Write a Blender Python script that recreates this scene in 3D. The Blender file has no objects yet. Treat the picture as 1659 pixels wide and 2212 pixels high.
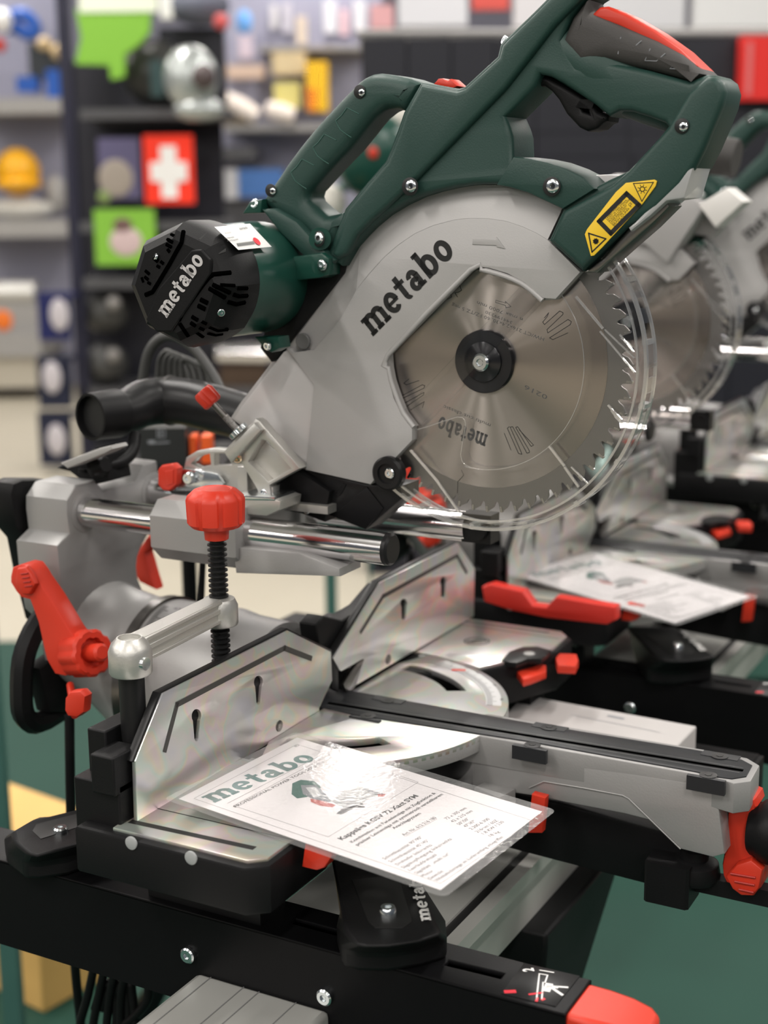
import bpy, bmesh, math, random
from mathutils import Vector, Matrix
import numpy as np
random.seed(7)
C = bpy.context.scene.collection
S = bpy.context.scene

# ------------------------------------------------------------------ camera
# all working coordinates are millimetres from the centre of the near saw's blade:
# X towards the operator, Y along the fences, Z up; the floor lies at -1270
AZ, PT, RO, FO = math.radians(-28.55), math.radians(12.40), math.radians(-0.62), 3098.6
CX, CY = 829.5, 1106.0
FLOOR = -1270.0
fwd = np.array([math.sin(AZ)*math.cos(PT), math.cos(AZ)*math.cos(PT), -math.sin(PT)])
_r = np.cross(fwd, [0, 0, 1]); _r /= np.linalg.norm(_r); _u = np.cross(_r, fwd)
RV = _r*math.cos(RO)+_u*math.sin(RO); UV = -_r*math.sin(RO)+_u*math.cos(RO)
def ray(x, y): return fwd+RV*(x-CX)/FO-UV*(y-CY)/FO
CAM = -ray(1050, 780)*1008.0
def W(p): return Vector((p[0]*.001, p[1]*.001, (p[2]-FLOOR)*.001))
cd = bpy.data.cameras.new('camera'); cam = bpy.data.objects.new('camera', cd); C.objects.link(cam)
m = Matrix.Identity(4)
for i in range(3):
    m[i][0] = RV[i]; m[i][1] = UV[i]; m[i][2] = -fwd[i]; m[i][3] = W(CAM)[i]
cam.matrix_world = m
cd.sensor_fit = 'VERTICAL'; cd.sensor_height = 36; cd.sensor_width = 27; cd.lens = FO*36/2212
cd.clip_start = .05; cd.clip_end = 60
cd.dof.use_dof = True; cd.dof.focus_distance = .955; cd.dof.aperture_fstop = 5.3
S.camera = cam
# ------------------------------------------------------------------ world, lights, exposure
S.view_settings.view_transform = 'Standard'; S.view_settings.look = 'None'
S.view_settings.gamma = 1; S.view_settings.use_curve_mapping = False
S.view_settings.exposure = 0.0
wd = bpy.data.worlds.new('store_air'); S.world = wd; wd.use_nodes = True
wd.node_tree.nodes['Background'].inputs[0].default_value = (.80, .88, 1, 1)
wd.node_tree.nodes['Background'].inputs[1].default_value = .10
def area(name, loc, sx, sy, power, col=(1, .955, .91), rz=0):
    l = bpy.data.lights.new(name, 'AREA'); l.shape = 'RECTANGLE'; l.size = sx; l.size_y = sy; l.energy = power; l.color = col
    o = bpy.data.objects.new(name, l); C.objects.link(o); o.location = loc; o.rotation_euler = (0, 0, rz); return o
for ix, x in enumerate((-7.0, -4.2, -1.4, 1.4, 4.2)):
    for y in (-9.0, -5.8, -2.6, .6, 3.8, 7.0):
        area('ceiling_strip_lamp', (x, y, 3.9), .14, 1.5, 62)

area('ceiling_strip_lamp', (-2.902, 5.463, 3.85), .14, .7, 9)
# ------------------------------------------------------------------ materials
MATS = {}
def mat(name, col, rough=.5, metal=0, bump=0, bscale=400, var=0, vscale=30, spec=.5, coat=0, aniso=0, tangent=None, trans=0, ior=1.45, stretch=None):
    if name in MATS: return MATS[name]
    m = bpy.data.materials.new(name); m.use_nodes = True; nt = m.node_tree; b = nt.nodes['Principled BSDF']
    b.inputs['Base Color'].default_value = (*col, 1); b.inputs['Roughness'].default_value = rough; b.inputs['Metallic'].default_value = metal
    b.inputs['Specular IOR Level'].default_value = spec; b.inputs['Coat Weight'].default_value = coat
    b.inputs['Transmission Weight'].default_value = trans; b.inputs['IOR'].default_value = ior
    tc = nt.nodes.new('ShaderNodeTexCoord'); mp = nt.nodes.new('ShaderNodeMapping'); nt.links.new(tc.outputs['Object'], mp.inputs[0])
    if stretch: mp.inputs['Scale'].default_value = stretch
    if bump:
        n = nt.nodes.new('ShaderNodeTexNoise'); n.inputs['Scale'].default_value = bscale; n.inputs['Detail'].default_value = 3
        nt.links.new(mp.outputs[0], n.inputs[0])
        bp = nt.nodes.new('ShaderNodeBump'); bp.inputs['Strength'].default_value = bump; bp.inputs['Distance'].default_value = .001
        nt.links.new(n.outputs[0], bp.inputs['Height']); nt.links.new(bp.outputs[0], b.inputs['Normal'])
    if var:
        n = nt.nodes.new('ShaderNodeTexNoise'); n.inputs['Scale'].default_value = vscale; n.inputs['Detail'].default_value = 4
        nt.links.new(mp.outputs[0], n.inputs[0])
        mx = nt.nodes.new('ShaderNodeMix'); mx.data_type = 'RGBA'
        mx.inputs[6].default_value = (*[c*(1-var) for c in col], 1); mx.inputs[7].default_value = (*[min(1, c*(1+var)) for c in col], 1)
        nt.links.new(n.outputs[0], mx.inputs[0]); nt.links.new(mx.outputs[2], b.inputs['Base Color'])
    if aniso:
        b.inputs['Anisotropic'].default_value = aniso
        t = nt.nodes.new('ShaderNodeTangent'); b.inputs['Anisotropic Rotation'].default_value = .25; t.direction_type = 'RADIAL'; t.axis = tangent or 'Y'; nt.links.new(t.outputs[0], b.inputs['Tangent'])
    MATS[name] = m; return m
GREEN = mat('green_plastic', (.014, .046, .037), .48, bump=.12, bscale=900)
GREENG = mat('glossy_green_plastic', (.010, .055, .040), .28)
CAST = mat('grey_painted_casting', (.32, .315, .31), .42, .3, bump=.1, bscale=700)
GUARD = mat('light_grey_guard_plastic', (.40, .39, .385), .45, .15, bump=.08, bscale=900)
ALU = mat('bare_cast_aluminium', (.55, .54, .51), .38, .75, bump=.15, bscale=500)
BLACK = mat('black_plastic', (.007, .007, .0075), .45, bump=.1, bscale=900, spec=.2)
BLACKS = mat('satin_black_plastic', (.012, .012, .0125), .34, spec=.25)
GRIP = mat('grey_rubber_grip', (.045, .042, .04), .6, bump=.2, bscale=1200)
STEELB = mat('black_painted_steel', (.005, .005, .0055), .4, bump=.05, bscale=600, spec=.12)
RED = mat('red_plastic', (.58, .034, .014), .42, bump=.04, bscale=900)
CHROME = mat('chrome_rod', (.74, .73, .74), .14, 1, bump=.02, bscale=60)
ZINC = mat('zinc_plated_steel', (.72, .76, .78), .2, 1)
DARKST = mat('dark_steel', (.2, .19, .18), .3, 1)
EXTR = mat('brushed_aluminium_extrusion', (.52, .52, .49), .42, .45, var=.12, vscale=12, stretch=(1, .05, 1))
BLADE = mat('brushed_blade_steel', (.43, .39, .36), .24, 1, aniso=1.0, tangent='Y')
BLADEO = mat('ground_blade_rim_steel', (.26, .25, .24), .4, 1)
HUB = mat('black_blade_flange', (.03, .03, .032), .25, .6, aniso=.9, tangent='Y')
INK = mat('black_print', (.01, .01, .01), .5)
ENGR = mat('engraved_grey', (.1, .1, .1), .45, .5)
WHITE = mat('white_print', (.85, .84, .82), .5)
PAPER = mat('white_paper', (.86, .82, .83), .55)
REDP = mat('red_print', (.75, .03, .05), .5)
YEL = mat('yellow_label', (.85, .55, .03), .45)
TINT = mat('red_ink_picture', (.5, .08, .06), .5)
GREYP = mat('grey_ink', (.25, .26, .28), .5)
GRNP = mat('green_ink', (.02, .13, .1), .5)
ORANGE = mat('orange_plastic', (.9, .2, .02), .5)
PLY = mat('plywood', (.62, .38, .12), .6, var=.18, vscale=8)
FLOORM = mat('cream_floor_screed', (.46, .42, .335), .5, var=.06, vscale=2)
MATM = mat('green_floor_coating', (.013, .052, .037), .6, var=.12, vscale=3, spec=.25)
CONC = mat('lilac_grey_backboard', (.28, .28, .36), .6, var=.08, vscale=3)
GREYS = mat('grey_shelf_metal', (.34, .33, .32), .5)
NAVY = mat('navy_painted_steel', (.009, .009, .026), .45)
def film_mat(name, col=(.68, .67, .65), rough=.3):
    # polished aluminium still wearing its protective foil: thin-film colours that wander with the foil's thickness, plus a rainbow sheen painted into the base colour
    m = mat(name, col, rough, .72, bump=.08, bscale=18)
    nt = m.node_tree; b = nt.nodes['Principled BSDF']
    tc = nt.nodes.new('ShaderNodeTexCoord'); n = nt.nodes.new('ShaderNodeTexNoise'); n.inputs['Scale'].default_value = 9; n.inputs['Detail'].default_value = 3; n.inputs['Distortion'].default_value = 1.2
    mr = nt.nodes.new('ShaderNodeMapRange'); mr.inputs['To Min'].default_value = 250; mr.inputs['To Max'].default_value = 900
    nt.links.new(tc.outputs['Object'], n.inputs[0]); nt.links.new(n.outputs[0], mr.inputs[0])
    try:
        nt.links.new(mr.outputs[0], b.inputs['Thin Film Thickness']); b.inputs['Thin Film IOR'].default_value = 1.33
    except Exception: pass
    b.inputs['Coat Weight'].default_value = .35; b.inputs['Coat Roughness'].default_value = .1
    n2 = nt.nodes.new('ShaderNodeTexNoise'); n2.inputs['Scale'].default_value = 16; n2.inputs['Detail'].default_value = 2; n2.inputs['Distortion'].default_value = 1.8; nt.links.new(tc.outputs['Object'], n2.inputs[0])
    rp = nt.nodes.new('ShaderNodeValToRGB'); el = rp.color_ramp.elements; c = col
    sheen_tint = ((.30, (.95, .96, 1.06)), (.42, (1.0, 1.0, 1.0)), (.48, (.90, 1.05, .98)), (.53, (1.08, 1.02, .86)), (.58, (1.08, .92, .98)), (.66, (1.0, 1.0, 1.0)))
    el[0].position = sheen_tint[0][0]; el[0].color = (*[min(1, a*b_) for a, b_ in zip(c, sheen_tint[0][1])], 1); el[1].position = sheen_tint[-1][0]; el[1].color = (*[min(1, a*b_) for a, b_ in zip(c, sheen_tint[-1][1])], 1)
    for p_, t_ in sheen_tint[1:-1]: e = el.new(p_); e.color = (*[min(1, a*b_) for a, b_ in zip(c, t_)], 1)
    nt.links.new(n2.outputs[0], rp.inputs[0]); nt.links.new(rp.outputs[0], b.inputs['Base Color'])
    return m
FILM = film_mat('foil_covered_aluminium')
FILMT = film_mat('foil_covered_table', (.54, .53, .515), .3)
def clear(name, col=(1, 1, 1), gl=.12, rough=.03, dens=.0, wav=False):
    # thin clear sheet: lets light straight through, mirrors a little at its surface
    m = bpy.data.materials.new(name); m.use_nodes = True; nt = m.node_tree; nt.nodes.clear()
    o = nt.nodes.new('ShaderNodeOutputMaterial'); t = nt.nodes.new('ShaderNodeBsdfTransparent'); t.inputs[0].default_value = (*col, 1)
    g = nt.nodes.new('ShaderNodeBsdfGlossy'); g.inputs['Roughness'].default_value = rough
    f = nt.nodes.new('ShaderNodeLayerWeight'); f.inputs[0].default_value = .5
    pw = nt.nodes.new('ShaderNodeMath'); pw.operation = 'POWER'; pw.inputs[1].default_value = 4.5; nt.links.new(f.outputs['Facing'], pw.inputs[0])
    mx = nt.nodes.new('ShaderNodeMixShader'); ad = nt.nodes.new('ShaderNodeMath'); ad.operation = 'ADD'; ad.inputs[1].default_value = gl; ad.use_clamp = True
    nt.links.new(pw.outputs[0], ad.inputs[0]); nt.links.new(ad.outputs[0], mx.inputs[0]); nt.links.new(t.outputs[0], mx.inputs[1]); nt.links.new(g.outputs[0], mx.inputs[2])
    last = mx
    if wav:
        tc = nt.nodes.new('ShaderNodeTexCoord'); n = nt.nodes.new('ShaderNodeTexNoise'); n.inputs['Scale'].default_value = 260; n.inputs['Detail'].default_value = 4
        bp = nt.nodes.new('ShaderNodeBump'); bp.inputs['Strength'].default_value = .22; bp.inputs['Distance'].default_value = .0006
        nt.links.new(tc.outputs['Object'], n.inputs[0]); nt.links.new(n.outputs[0], bp.inputs['Height']); nt.links.new(bp.outputs[0], g.inputs['Normal'])
    if dens:
        d = nt.nodes.new('ShaderNodeBsdfDiffuse'); d.inputs[0].default_value = (.9, .9, .9, 1); m2 = nt.nodes.new('ShaderNodeMixShader'); m2.inputs[0].default_value = dens
        nt.links.new(mx.outputs[0], m2.inputs[1]); nt.links.new(d.outputs[0], m2.inputs[2]); last = m2
    nt.links.new(last.outputs[0], o.inputs[0]); return m
CLEAR = clear('clear_polycarbonate', (.95, .95, .95), .03)
CLEARE = clear('clear_polycarbonate_edge', (.88, .88, .87), .32, .12, .10)
FROST = clear('smoky_clear_plastic', (.72, .72, .68), .1, .2, .38)
SLEEVE = clear('laminate_sleeve', (.97, .97, .97), .03, .10, .05, wav=True)

# ------------------------------------------------------------------ geometry helpers
def P(x, y, ax, v):
    i = 'xyz'.index(ax); q = ray(x, y); return CAM+q*((v-CAM[i])/q[i])
def D(x, y, t): return CAM+ray(x, y)*t
def nrm(v): v = np.array(v, float); return v/np.linalg.norm(v)
def frame(d):
    d = nrm(d); a = np.array([0, 0, 1.]) if abs(d[2]) < .9 else np.array([1., 0, 0]); u = nrm(np.cross(a, d)); return u, np.cross(d, u), d
class MB:
    def __init__(s): s.v = []; s.f = []
    def add(s, v, f):
        n = len(s.v); s.v += [tuple(map(float, p)) for p in v]; s.f += [[i+n for i in q] for q in f]; return s
    def box(s, c, size, ax=None, ch=0):
        ax = ax if ax is not None else np.eye(3); c = np.array(c, float); h = np.array(size)/2
        if ch:
            # box with chamfered vertical edges (prism of 8 sides about third axis)
            pts = [(-h[0]+ch, -h[1]), (h[0]-ch, -h[1]), (h[0], -h[1]+ch), (h[0], h[1]-ch), (h[0]-ch, h[1]), (-h[0]+ch, h[1]), (-h[0], h[1]-ch), (-h[0], -h[1]+ch)]
            v = [c+ax[0]*a+ax[1]*b+ax[2]*z for z in (-h[2], h[2]) for a, b in pts]
            return s.add(v, [list(range(7, -1, -1)), list(range(8, 16))]+[[i, (i+1) % 8, 8+(i+1) % 8, 8+i] for i in range(8)])
        v = [c+ax[0]*h[0]*i+ax[1]*h[1]*j+ax[2]*h[2]*k for i in (-1, 1) for j in (-1, 1) for k in (-1, 1)]
        return s.add(v, [[0, 1, 3, 2], [4, 6, 7, 5], [0, 4, 5, 1], [2, 3, 7, 6], [0, 2, 6, 4], [1, 5, 7, 3]])
    def bb(s, x0, x1, y0, y1, z0, z1): return s.box(((x0+x1)/2, (y0+y1)/2, (z0+z1)/2), (abs(x1-x0), abs(y1-y0), abs(z1-z0)))
    def lathe(s, p, d, prof, n=32, cap=True, sc=None):
        # prof: list of (distance along d, radius)
        u, w, d = frame(d); p = np.array(p, float); v = []
        for k, (a, r) in enumerate(prof):
            for i in range(n):
                t = 2*math.pi*i/n; rr = r*(sc(i, k) if sc else 1); v.append(p+d*a+(u*math.cos(t)+w*math.sin(t))*rr)
        f = [[k*n+i, k*n+(i+1) % n, (k+1)*n+(i+1) % n, (k+1)*n+i] for k in range(len(prof)-1) for i in range(n)]
        if cap: f += [list(range(n))[::-1], [(len(prof)-1)*n+i for i in range(n)]]
        return s.add(v, f)
    def cyl(s, a, b, r, r2=None, n=28):
        a = np.array(a, float); b = np.array(b, float); L = np.linalg.norm(b-a); return s.lathe(a, b-a, [(0, r), (L, r if r2 is None else r2)], n)
    def tube(s, pts, r, n=10, sub=4, cap=True):
        P_ = [np.array(p, float) for p in pts]; rs = r if isinstance(r, (list, tuple)) else [r]*len(P_)
        if sub > 1 and len(P_) > 2:
            Q = []; R_ = []
            for i in range(len(P_)-1):
                p0 = P_[max(i-1, 0)]; p1 = P_[i]; p2 = P_[i+1]; p3 = P_[min(i+2, len(P_)-1)]
                for k in range(sub):
                    t = k/sub; Q.append(.5*((2*p1)+(-p0+p2)*t+(2*p0-5*p1+4*p2-p3)*t*t+(-p0+3*p1-3*p2+p3)*t**3)); R_.append(rs[i]*(1-t)+rs[i+1]*t)
            Q.append(P_[-1]); R_.append(rs[-1]); P_ = Q; rs = R_
        v = []; u = None
        for i, p in enumerate(P_):
            d = nrm(P_[min(i+1, len(P_)-1)]-P_[max(i-1, 0)])
            if u is None: u, w, _ = frame(d)
            else: u = nrm(u-d*(u@d)); w = np.cross(d, u)
            for k in range(n): t = 2*math.pi*k/n; v.append(p+(u*math.cos(t)+w*math.sin(t))*rs[i])
        m_ = len(P_)
        f = [[j*n+i, j*n+(i+1) % n, (j+1)*n+(i+1) % n, (j+1)*n+i] for j in range(m_-1) for i in range(n)]
        if cap: f += [list(range(n))[::-1], [(m_-1)*n+i for i in range(n)]]
        return s.add(v, f)
    def ball(s, c, r, n=20, m_=12, z0=-1, z1=1):
        c = np.array(c, float); r = np.array(r if hasattr(r, '__len__') else (r, r, r), float); v = []
        for k in range(m_+1):
            z = z0+(z1-z0)*k/m_; z = max(-1, min(1, z)); z = math.sin(math.asin(z0)+(math.asin(z1)-math.asin(z0))*k/m_); q = math.sqrt(max(1e-6, 1-z*z))
            for i in range(n): t = 2*math.pi*i/n; v.append(c+r*np.array([q*math.cos(t), q*math.sin(t), z]))
        f = [[k*n+i, k*n+(i+1) % n, (k+1)*n+(i+1) % n, (k+1)*n+i] for k in range(m_) for i in range(n)]+[list(range(n))[::-1], [m_*n+i for i in range(n)]]
        return s.add(v, f)
    def loft(s, loops, cap=True):
        n = len(loops[0]); v = [p for l in loops for p in l]
        f = [[k*n+i, k*n+(i+1) % n, (k+1)*n+(i+1) % n, (k+1)*n+i] for k in range(len(loops)-1) for i in range(n)]
        if cap: f += [list(range(n))[::-1], [(len(loops)-1)*n+i for i in range(n)]]
        return s.add(v, f)
    def plate(s, pts, ax, v0, v1, bev=0, holes=(), seg=2):
        """prism of a 2D outline (world mm in the two other axes), edges rounded by bev"""
        cu = bpy.data.curves.new('tmp', 'CURVE'); cu.dimensions = '2D'; cu.fill_mode = 'BOTH'
        for L in [pts]+list(holes):
            sp = cu.splines.new('POLY'); sp.points.add(len(L)-1); sp.use_cyclic_u = True
            for i, q in enumerate(L): sp.points[i].co = (q[0], q[1], 0, 1)
        h = abs(v1-v0)/2; bev = min(bev, h*.98)
        cu.extrude = h-bev; cu.bevel_depth = bev; cu.bevel_resolution = seg-1; cu.offset = -bev
        o = bpy.data.objects.new('tmp', cu); me = bpy.data.meshes.new_from_object(o)
        mid = (v0+v1)/2; vs = []
        for q in me.vertices:
            a, b, c = q.co
            vs.append({'y': (a, c+mid, b), 'z': (a, b, c+mid), 'x': (c+mid, a, b)}[ax])
        fs = [list(p.vertices) for p in me.polygons]
        bpy.data.objects.remove(o); bpy.data.curves.remove(cu); bpy.data.meshes.remove(me)
        return s.add(vs, fs)
    def pplate(s, px, ax, front, back, bev=0, holes=(), seg=2):
        k = {'x': (1, 2), 'y': (0, 2), 'z': (0, 1)}[ax]
        cv = lambda L: [tuple(P(x, y, ax, front)[list(k)]) for x, y in L]
        return s.plate(cv(px), ax, front, back, bev, [cv(h) for h in holes], seg)
ROOTS = {}
def finish(o, label=None, cat=None, group=None, kind=None):
    if label: o['label'] = label
    if cat: o['category'] = cat
    if group: o['group'] = group
    if kind: o['kind'] = kind
    return o
def root(name, label, cat, loc, group=None):
    o = bpy.data.objects.new(name, None); C.objects.link(o); o.location = W(loc); o.empty_display_size = .02
    ROOTS[o.name] = W(loc); return finish(o, label, cat, group)
def put(name, mb, material, parent=None, label=None, smooth=40, bev=0, merge=True, **kw):
    org = Vector((0, 0, 0)); q = parent
    while q is not None:
        if q.name in ROOTS: org = ROOTS[q.name]; break
        q = q.parent
    c = kw.pop('origin', None)
    if c is not None and parent is None: org = W(c)
    loc0 = W(c)-org if (c is not None and parent is not None) else Vector((0, 0, 0))
    base = org+loc0
    me = bpy.data.meshes.new(name); me.from_pydata([tuple(W(v)-base) for v in mb.v], [], mb.f); me.update()
    bm = bmesh.new(); bm.from_mesh(me)
    if merge: bmesh.ops.remove_doubles(bm, verts=bm.verts, dist=1e-6)
    bmesh.ops.recalc_face_normals(bm, faces=bm.faces)
    bm.to_mesh(me); bm.free()
    mats_ = material if isinstance(material, (list, tuple)) else [material]
    for m_ in mats_: me.materials.append(m_)
    if smooth:
        me.polygons.foreach_set('use_smooth', [True]*len(me.polygons))
        try: me.set_sharp_from_angle(angle=math.radians(smooth))
        except Exception: pass
    o = bpy.data.objects.new(name, me); C.objects.link(o)
    if parent is not None:
        o.parent = parent
        # nested parents may themselves sit off the root origin
        o.location = loc0-(ORG.get(parent.name, Vector((0, 0, 0))))
        ORG[o.name] = loc0
    else: o.location = org
    if bev:
        b = o.modifiers.new('edge', 'BEVEL'); b.width = bev*.001; b.segments = 2; b.limit_method = 'ANGLE'; b.angle_limit = math.radians(35)
    return finish(o, label, **kw)
ORG = {}
def kids(o): return [c for c in bpy.data.objects if c.parent == o]
def copy_tree(o, parent=None, skip=()):
    c = o.copy(); C.objects.link(c); c.parent = parent
    for ch in kids(o):
        if ch.name.split('.')[0] not in skip: copy_tree(ch, c, skip)
    return c

# ------------------------------------------------------------------ lettering
def glyph(ch):
    """heavy slab lettering: returns (quads in 2D, advance)"""
    q = []
    def R(x0, y0, x1, y1): q.append([(x0, y0), (x1, y0), (x1, y1), (x0, y1)])
    def A(cx, cy, rx, ry, tx, ty, a0, a1, n=18):
        for i in range(n):
            t0 = math.radians(a0+(a1-a0)*i/n); t1 = math.radians(a0+(a1-a0)*(i+1)/n)
            q.append([(cx+rx*math.cos(t0), cy+ry*math.sin(t0)), (cx+rx*math.cos(t1), cy+ry*math.sin(t1)), (cx+(rx-tx)*math.cos(t1), cy+(ry-ty)*math.sin(t1)), (cx+(rx-tx)*math.cos(t0), cy+(ry-ty)*math.sin(t0))])
    if ch == 'm':
        R(0, .82, .3, 1)
        for x in (.12, .72, 1.32): R(x, 0, x+.33, .78); R(x-.08, 0, x+.41, .19)
        R(.12, .6, .45, 1); A(.565, .66, .445, .36, .34, .25, 0, 150); A(1.165, .66, .445, .36, .34, .25, 0, 150); return q, 1.75
    if ch == 'e': A(.52, .5, .52, .53, .34, .25, 0, 318); R(.2, .42, .98, .58); return q, 1.1
    if ch == 't': R(.2, .25, .53, 1.3); R(0, .8, .74, 1); A(.5, .28, .3, .3, .34, .25, 180, 300); return q, .8
    if ch == 'a': R(.55, .0, .89, .72); R(.58, 0, 1.0, .17); A(.46, .64, .41, .38, .34, .23, 0, 165); A(.4, .31, .4, .34, .32, .23, 20, 350); return q, 1.05
    if ch == 'b': R(.1, 0, .44, 1.42); R(0, 1.24, .39, 1.42); A(.62, .5, .52, .53, .34, .25, 0, 360, 28); return q, 1.2
    if ch == 'o': A(.52, .5, .52, .53, .34, .25, 0, 360, 28); return q, 1.08
    return q, .5
def logo(mb, o, u, v, h, word='metabo', gap=.06, depth=None, skew=0, width=None):
    """slab word: o origin, u/v in-plane unit vectors, h x-height"""
    o = np.array(o, float); u = np.array(u, float); v = np.array(v, float)
    tot = sum(glyph(c)[1]+gap for c in word)-gap; sx = (width/tot) if width else h
    x = 0
    n = nrm(np.cross(u, v))
    for c in word:
        q, adv = glyph(c)
        for p in q:
            pts = [o+u*(a+x+skew*b)*sx+v*b*h for a, b in p]
            if depth: mb.loft([[p_ for p_ in pts], [p_+n*depth for p_ in pts]])
            else: mb.add(pts, [[0, 1, 2, 3]])
        x += adv+gap
    return mb
def words(mb, s, o, u, v, h, width=None, bold=0, align='L', shear=0):
    cu = bpy.data.curves.new('t', 'FONT'); cu.body = s; cu.size = 1; cu.offset = bold; cu.shear = shear; cu.resolution_u = 2
    ob = bpy.data.objects.new('t', cu); me = bpy.data.meshes.new_from_object(ob)
    vs = [tuple(q.co) for q in me.vertices]; fs = [list(p.vertices) for p in me.polygons]
    bpy.data.objects.remove(ob); bpy.data.curves.remove(cu); bpy.data.meshes.remove(me)
    if not vs: return mb
    x0 = min(q[0] for q in vs); x1 = max(q[0] for q in vs); cap = .7
    sy = h/cap; sx = (width/(x1-x0)) if width else sy*.92
    o = np.array(o, float)
    if align == 'C': o = o-np.array(u)*(x1-x0)*sx/2
    if align == 'R': o = o-np.array(u)*(x1-x0)*sx
    return mb.add([o+np.array(u)*(a-x0)*sx+np.array(v)*b*sy for a, b, c in vs], fs)
def strip(mb, pts, w, n, lift=0, close=False):
    """flat ribbon of width w along world points lying in the plane with normal n"""
    n = nrm(n); pts = [np.array(p, float)+n*lift for p in pts]
    if close: pts = pts+[pts[0]]
    for a, b in zip(pts, pts[1:]):
        d = b-a; L = np.linalg.norm(d)
        if L < 1e-6: continue
        d /= L; s = np.cross(n, d)*w/2; e = d*w*.4
        mb.add([a-s-e, b-s+e, b+s+e, a+s-e], [[0, 1, 2, 3]])
    return mb
def screw(name, c, d, r, parent, h=2.2, sunk=0, n=20, m_=None, label=None):
    """round head with a hexagonal socket; sunk>0 adds a dark recess ring"""
    d = nrm(d); mb = MB(); c = np.array(c, float)
    mb.lathe(c, d, [(0, r), (h*.7, r), (h, r*.8), (h, r*.42)], n, cap=False)
    u, w, _ = frame(d); hexv = []
    for a in (h, h-1.3):
        for i in range(n):
            k = math.cos(math.pi/6)/math.cos(((2*math.pi*i/n) % (math.pi/3))-math.pi/6); t = 2*math.pi*i/n
            hexv.append(c+d*a+(u*math.cos(t)+w*math.sin(t))*r*.42*k*1.02)
    mb.add(hexv, [[i, (i+1) % n, n+(i+1) % n, n+i] for i in range(n)]+[[n+i for i in range(n)]])
    s = put(name, mb, m_ or ZINC, parent, label)
    return s
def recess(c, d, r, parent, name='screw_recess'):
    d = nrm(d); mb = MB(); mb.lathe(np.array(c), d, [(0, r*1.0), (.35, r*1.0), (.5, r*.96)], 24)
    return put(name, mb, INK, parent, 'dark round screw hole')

# ================================================================== THE SETTING
def struct(name, mb, m): return put(name, mb, m, None, kind='structure', smooth=0)
hf = nrm([fwd[0], fwd[1], 0]); hr = nrm([hf[1], -hf[0], 0]); ZU = np.array([0, 0, 1.])
AXB = np.array([hr, hf, ZU])                     # axes of the shelving rows further back in the shop
def H(t, s, z): return np.array([CAM[0], CAM[1], 0])+hf*t+hr*s+ZU*z
f_ = MB(); f_.bb(-9500, 6500, -10500, 12500, FLOOR-60, FLOOR); struct('floor', f_, FLOORM)
f_ = MB(); c0 = [H(-2500, -3500, 0), H(4330, -3500, 0), H(4480, 700, 0), H(7900, 900, 0), H(7900, 3800, 0), H(-2500, 3800, 0)]
f_.plate([(p[0], p[1]) for p in c0], 'z', FLOOR+.2, FLOOR+3); struct('floor_coating', f_, MATM).name = 'trim_1'
f_ = MB(); f_.box(H(13200, 0, 800), (14000, 120, 4200), AXB); struct('wall_back', f_, CONC)
f_ = MB(); f_.bb(-9600, 6600, -10600, 12600, 2750, 2850); struct('ceiling', f_, mat('ceiling_paint', (.42, .42, .43), .8))

# ================================================================== SAW
BP = (-150, 0, -345)
saw = root('miter_saw', 'nearest green and grey mitre saw, in sharp focus, with a clear blade guard', 'mitre saw', BP, 'mitre saws in a row')
HEADP = []      # parts of the sliding head, which sits further back on the other saws
def H_(o): HEADP.append(o.name); return o
YN = np.array([0, -1., 0]); XU = np.array([1., 0, 0]); ZT = -271.0

# ---- blade
bl = MB(); nT = 60; pts = []
for i in range(nT):
    a = 2*math.pi*i/nT; st = 2*math.pi/nT
    for fr, r in ((0, 101.2), (.12, 100.2), (.24, 101.5), (.36, 104.5), (.5, 105.6), (.66, 106.8), (.86, 108.0), (.93, 107.6), (.97, 103.8)):
        t = -(a+fr*st); pts.append((r*math.cos(t), r*math.sin(t)))
ring1 = [(90*math.cos(2*math.pi*i/120), 90*math.sin(2*math.pi*i/120)) for i in range(120)]
bl.plate(pts, 'y', -1.0, 1.0, 0, [ring1])
disc = MB(); disc.lathe((0, -1.25, 0), (0, 1, 0), [(0, 90.2), (2.5, 90.2)], 120)
blade = H_(put('saw_blade', disc, BLADE, saw, 'round steel saw blade, brushed centre with radial streaks', origin=(0, 0, 0), smooth=30))
put('blade_rim', bl, BLADEO, blade, 'toothed matt outer rim of the blade')
tt = MB()
for i in range(nT):
    a = -(2*math.pi*(i+.84)/nT); d = np.array([math.cos(a), 0, math.sin(a)]); t = np.array([-math.sin(a), 0, math.cos(a)])
    tt.box(d*106.1, (4.2, 1.5, 2.9), np.array([d, t, [0, 1, 0]]))
put('carbide_tips', tt, mat('carbide', (.42, .41, .4), .25, 1), blade)
fl = MB(); fl.lathe((0, 0, 0), YN, [(1.2, 22.4), (4.2, 22.2), (5, 21.6), (5.01, 14.2), (6.5, 14), (6.8, 13.6)], 64)
put('blade_flange', fl, HUB, blade, 'black round blade flange')
screw('blade_bolt', (0, -6.8, 0), YN, 6.3, blade, 4.2, n=30)
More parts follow.
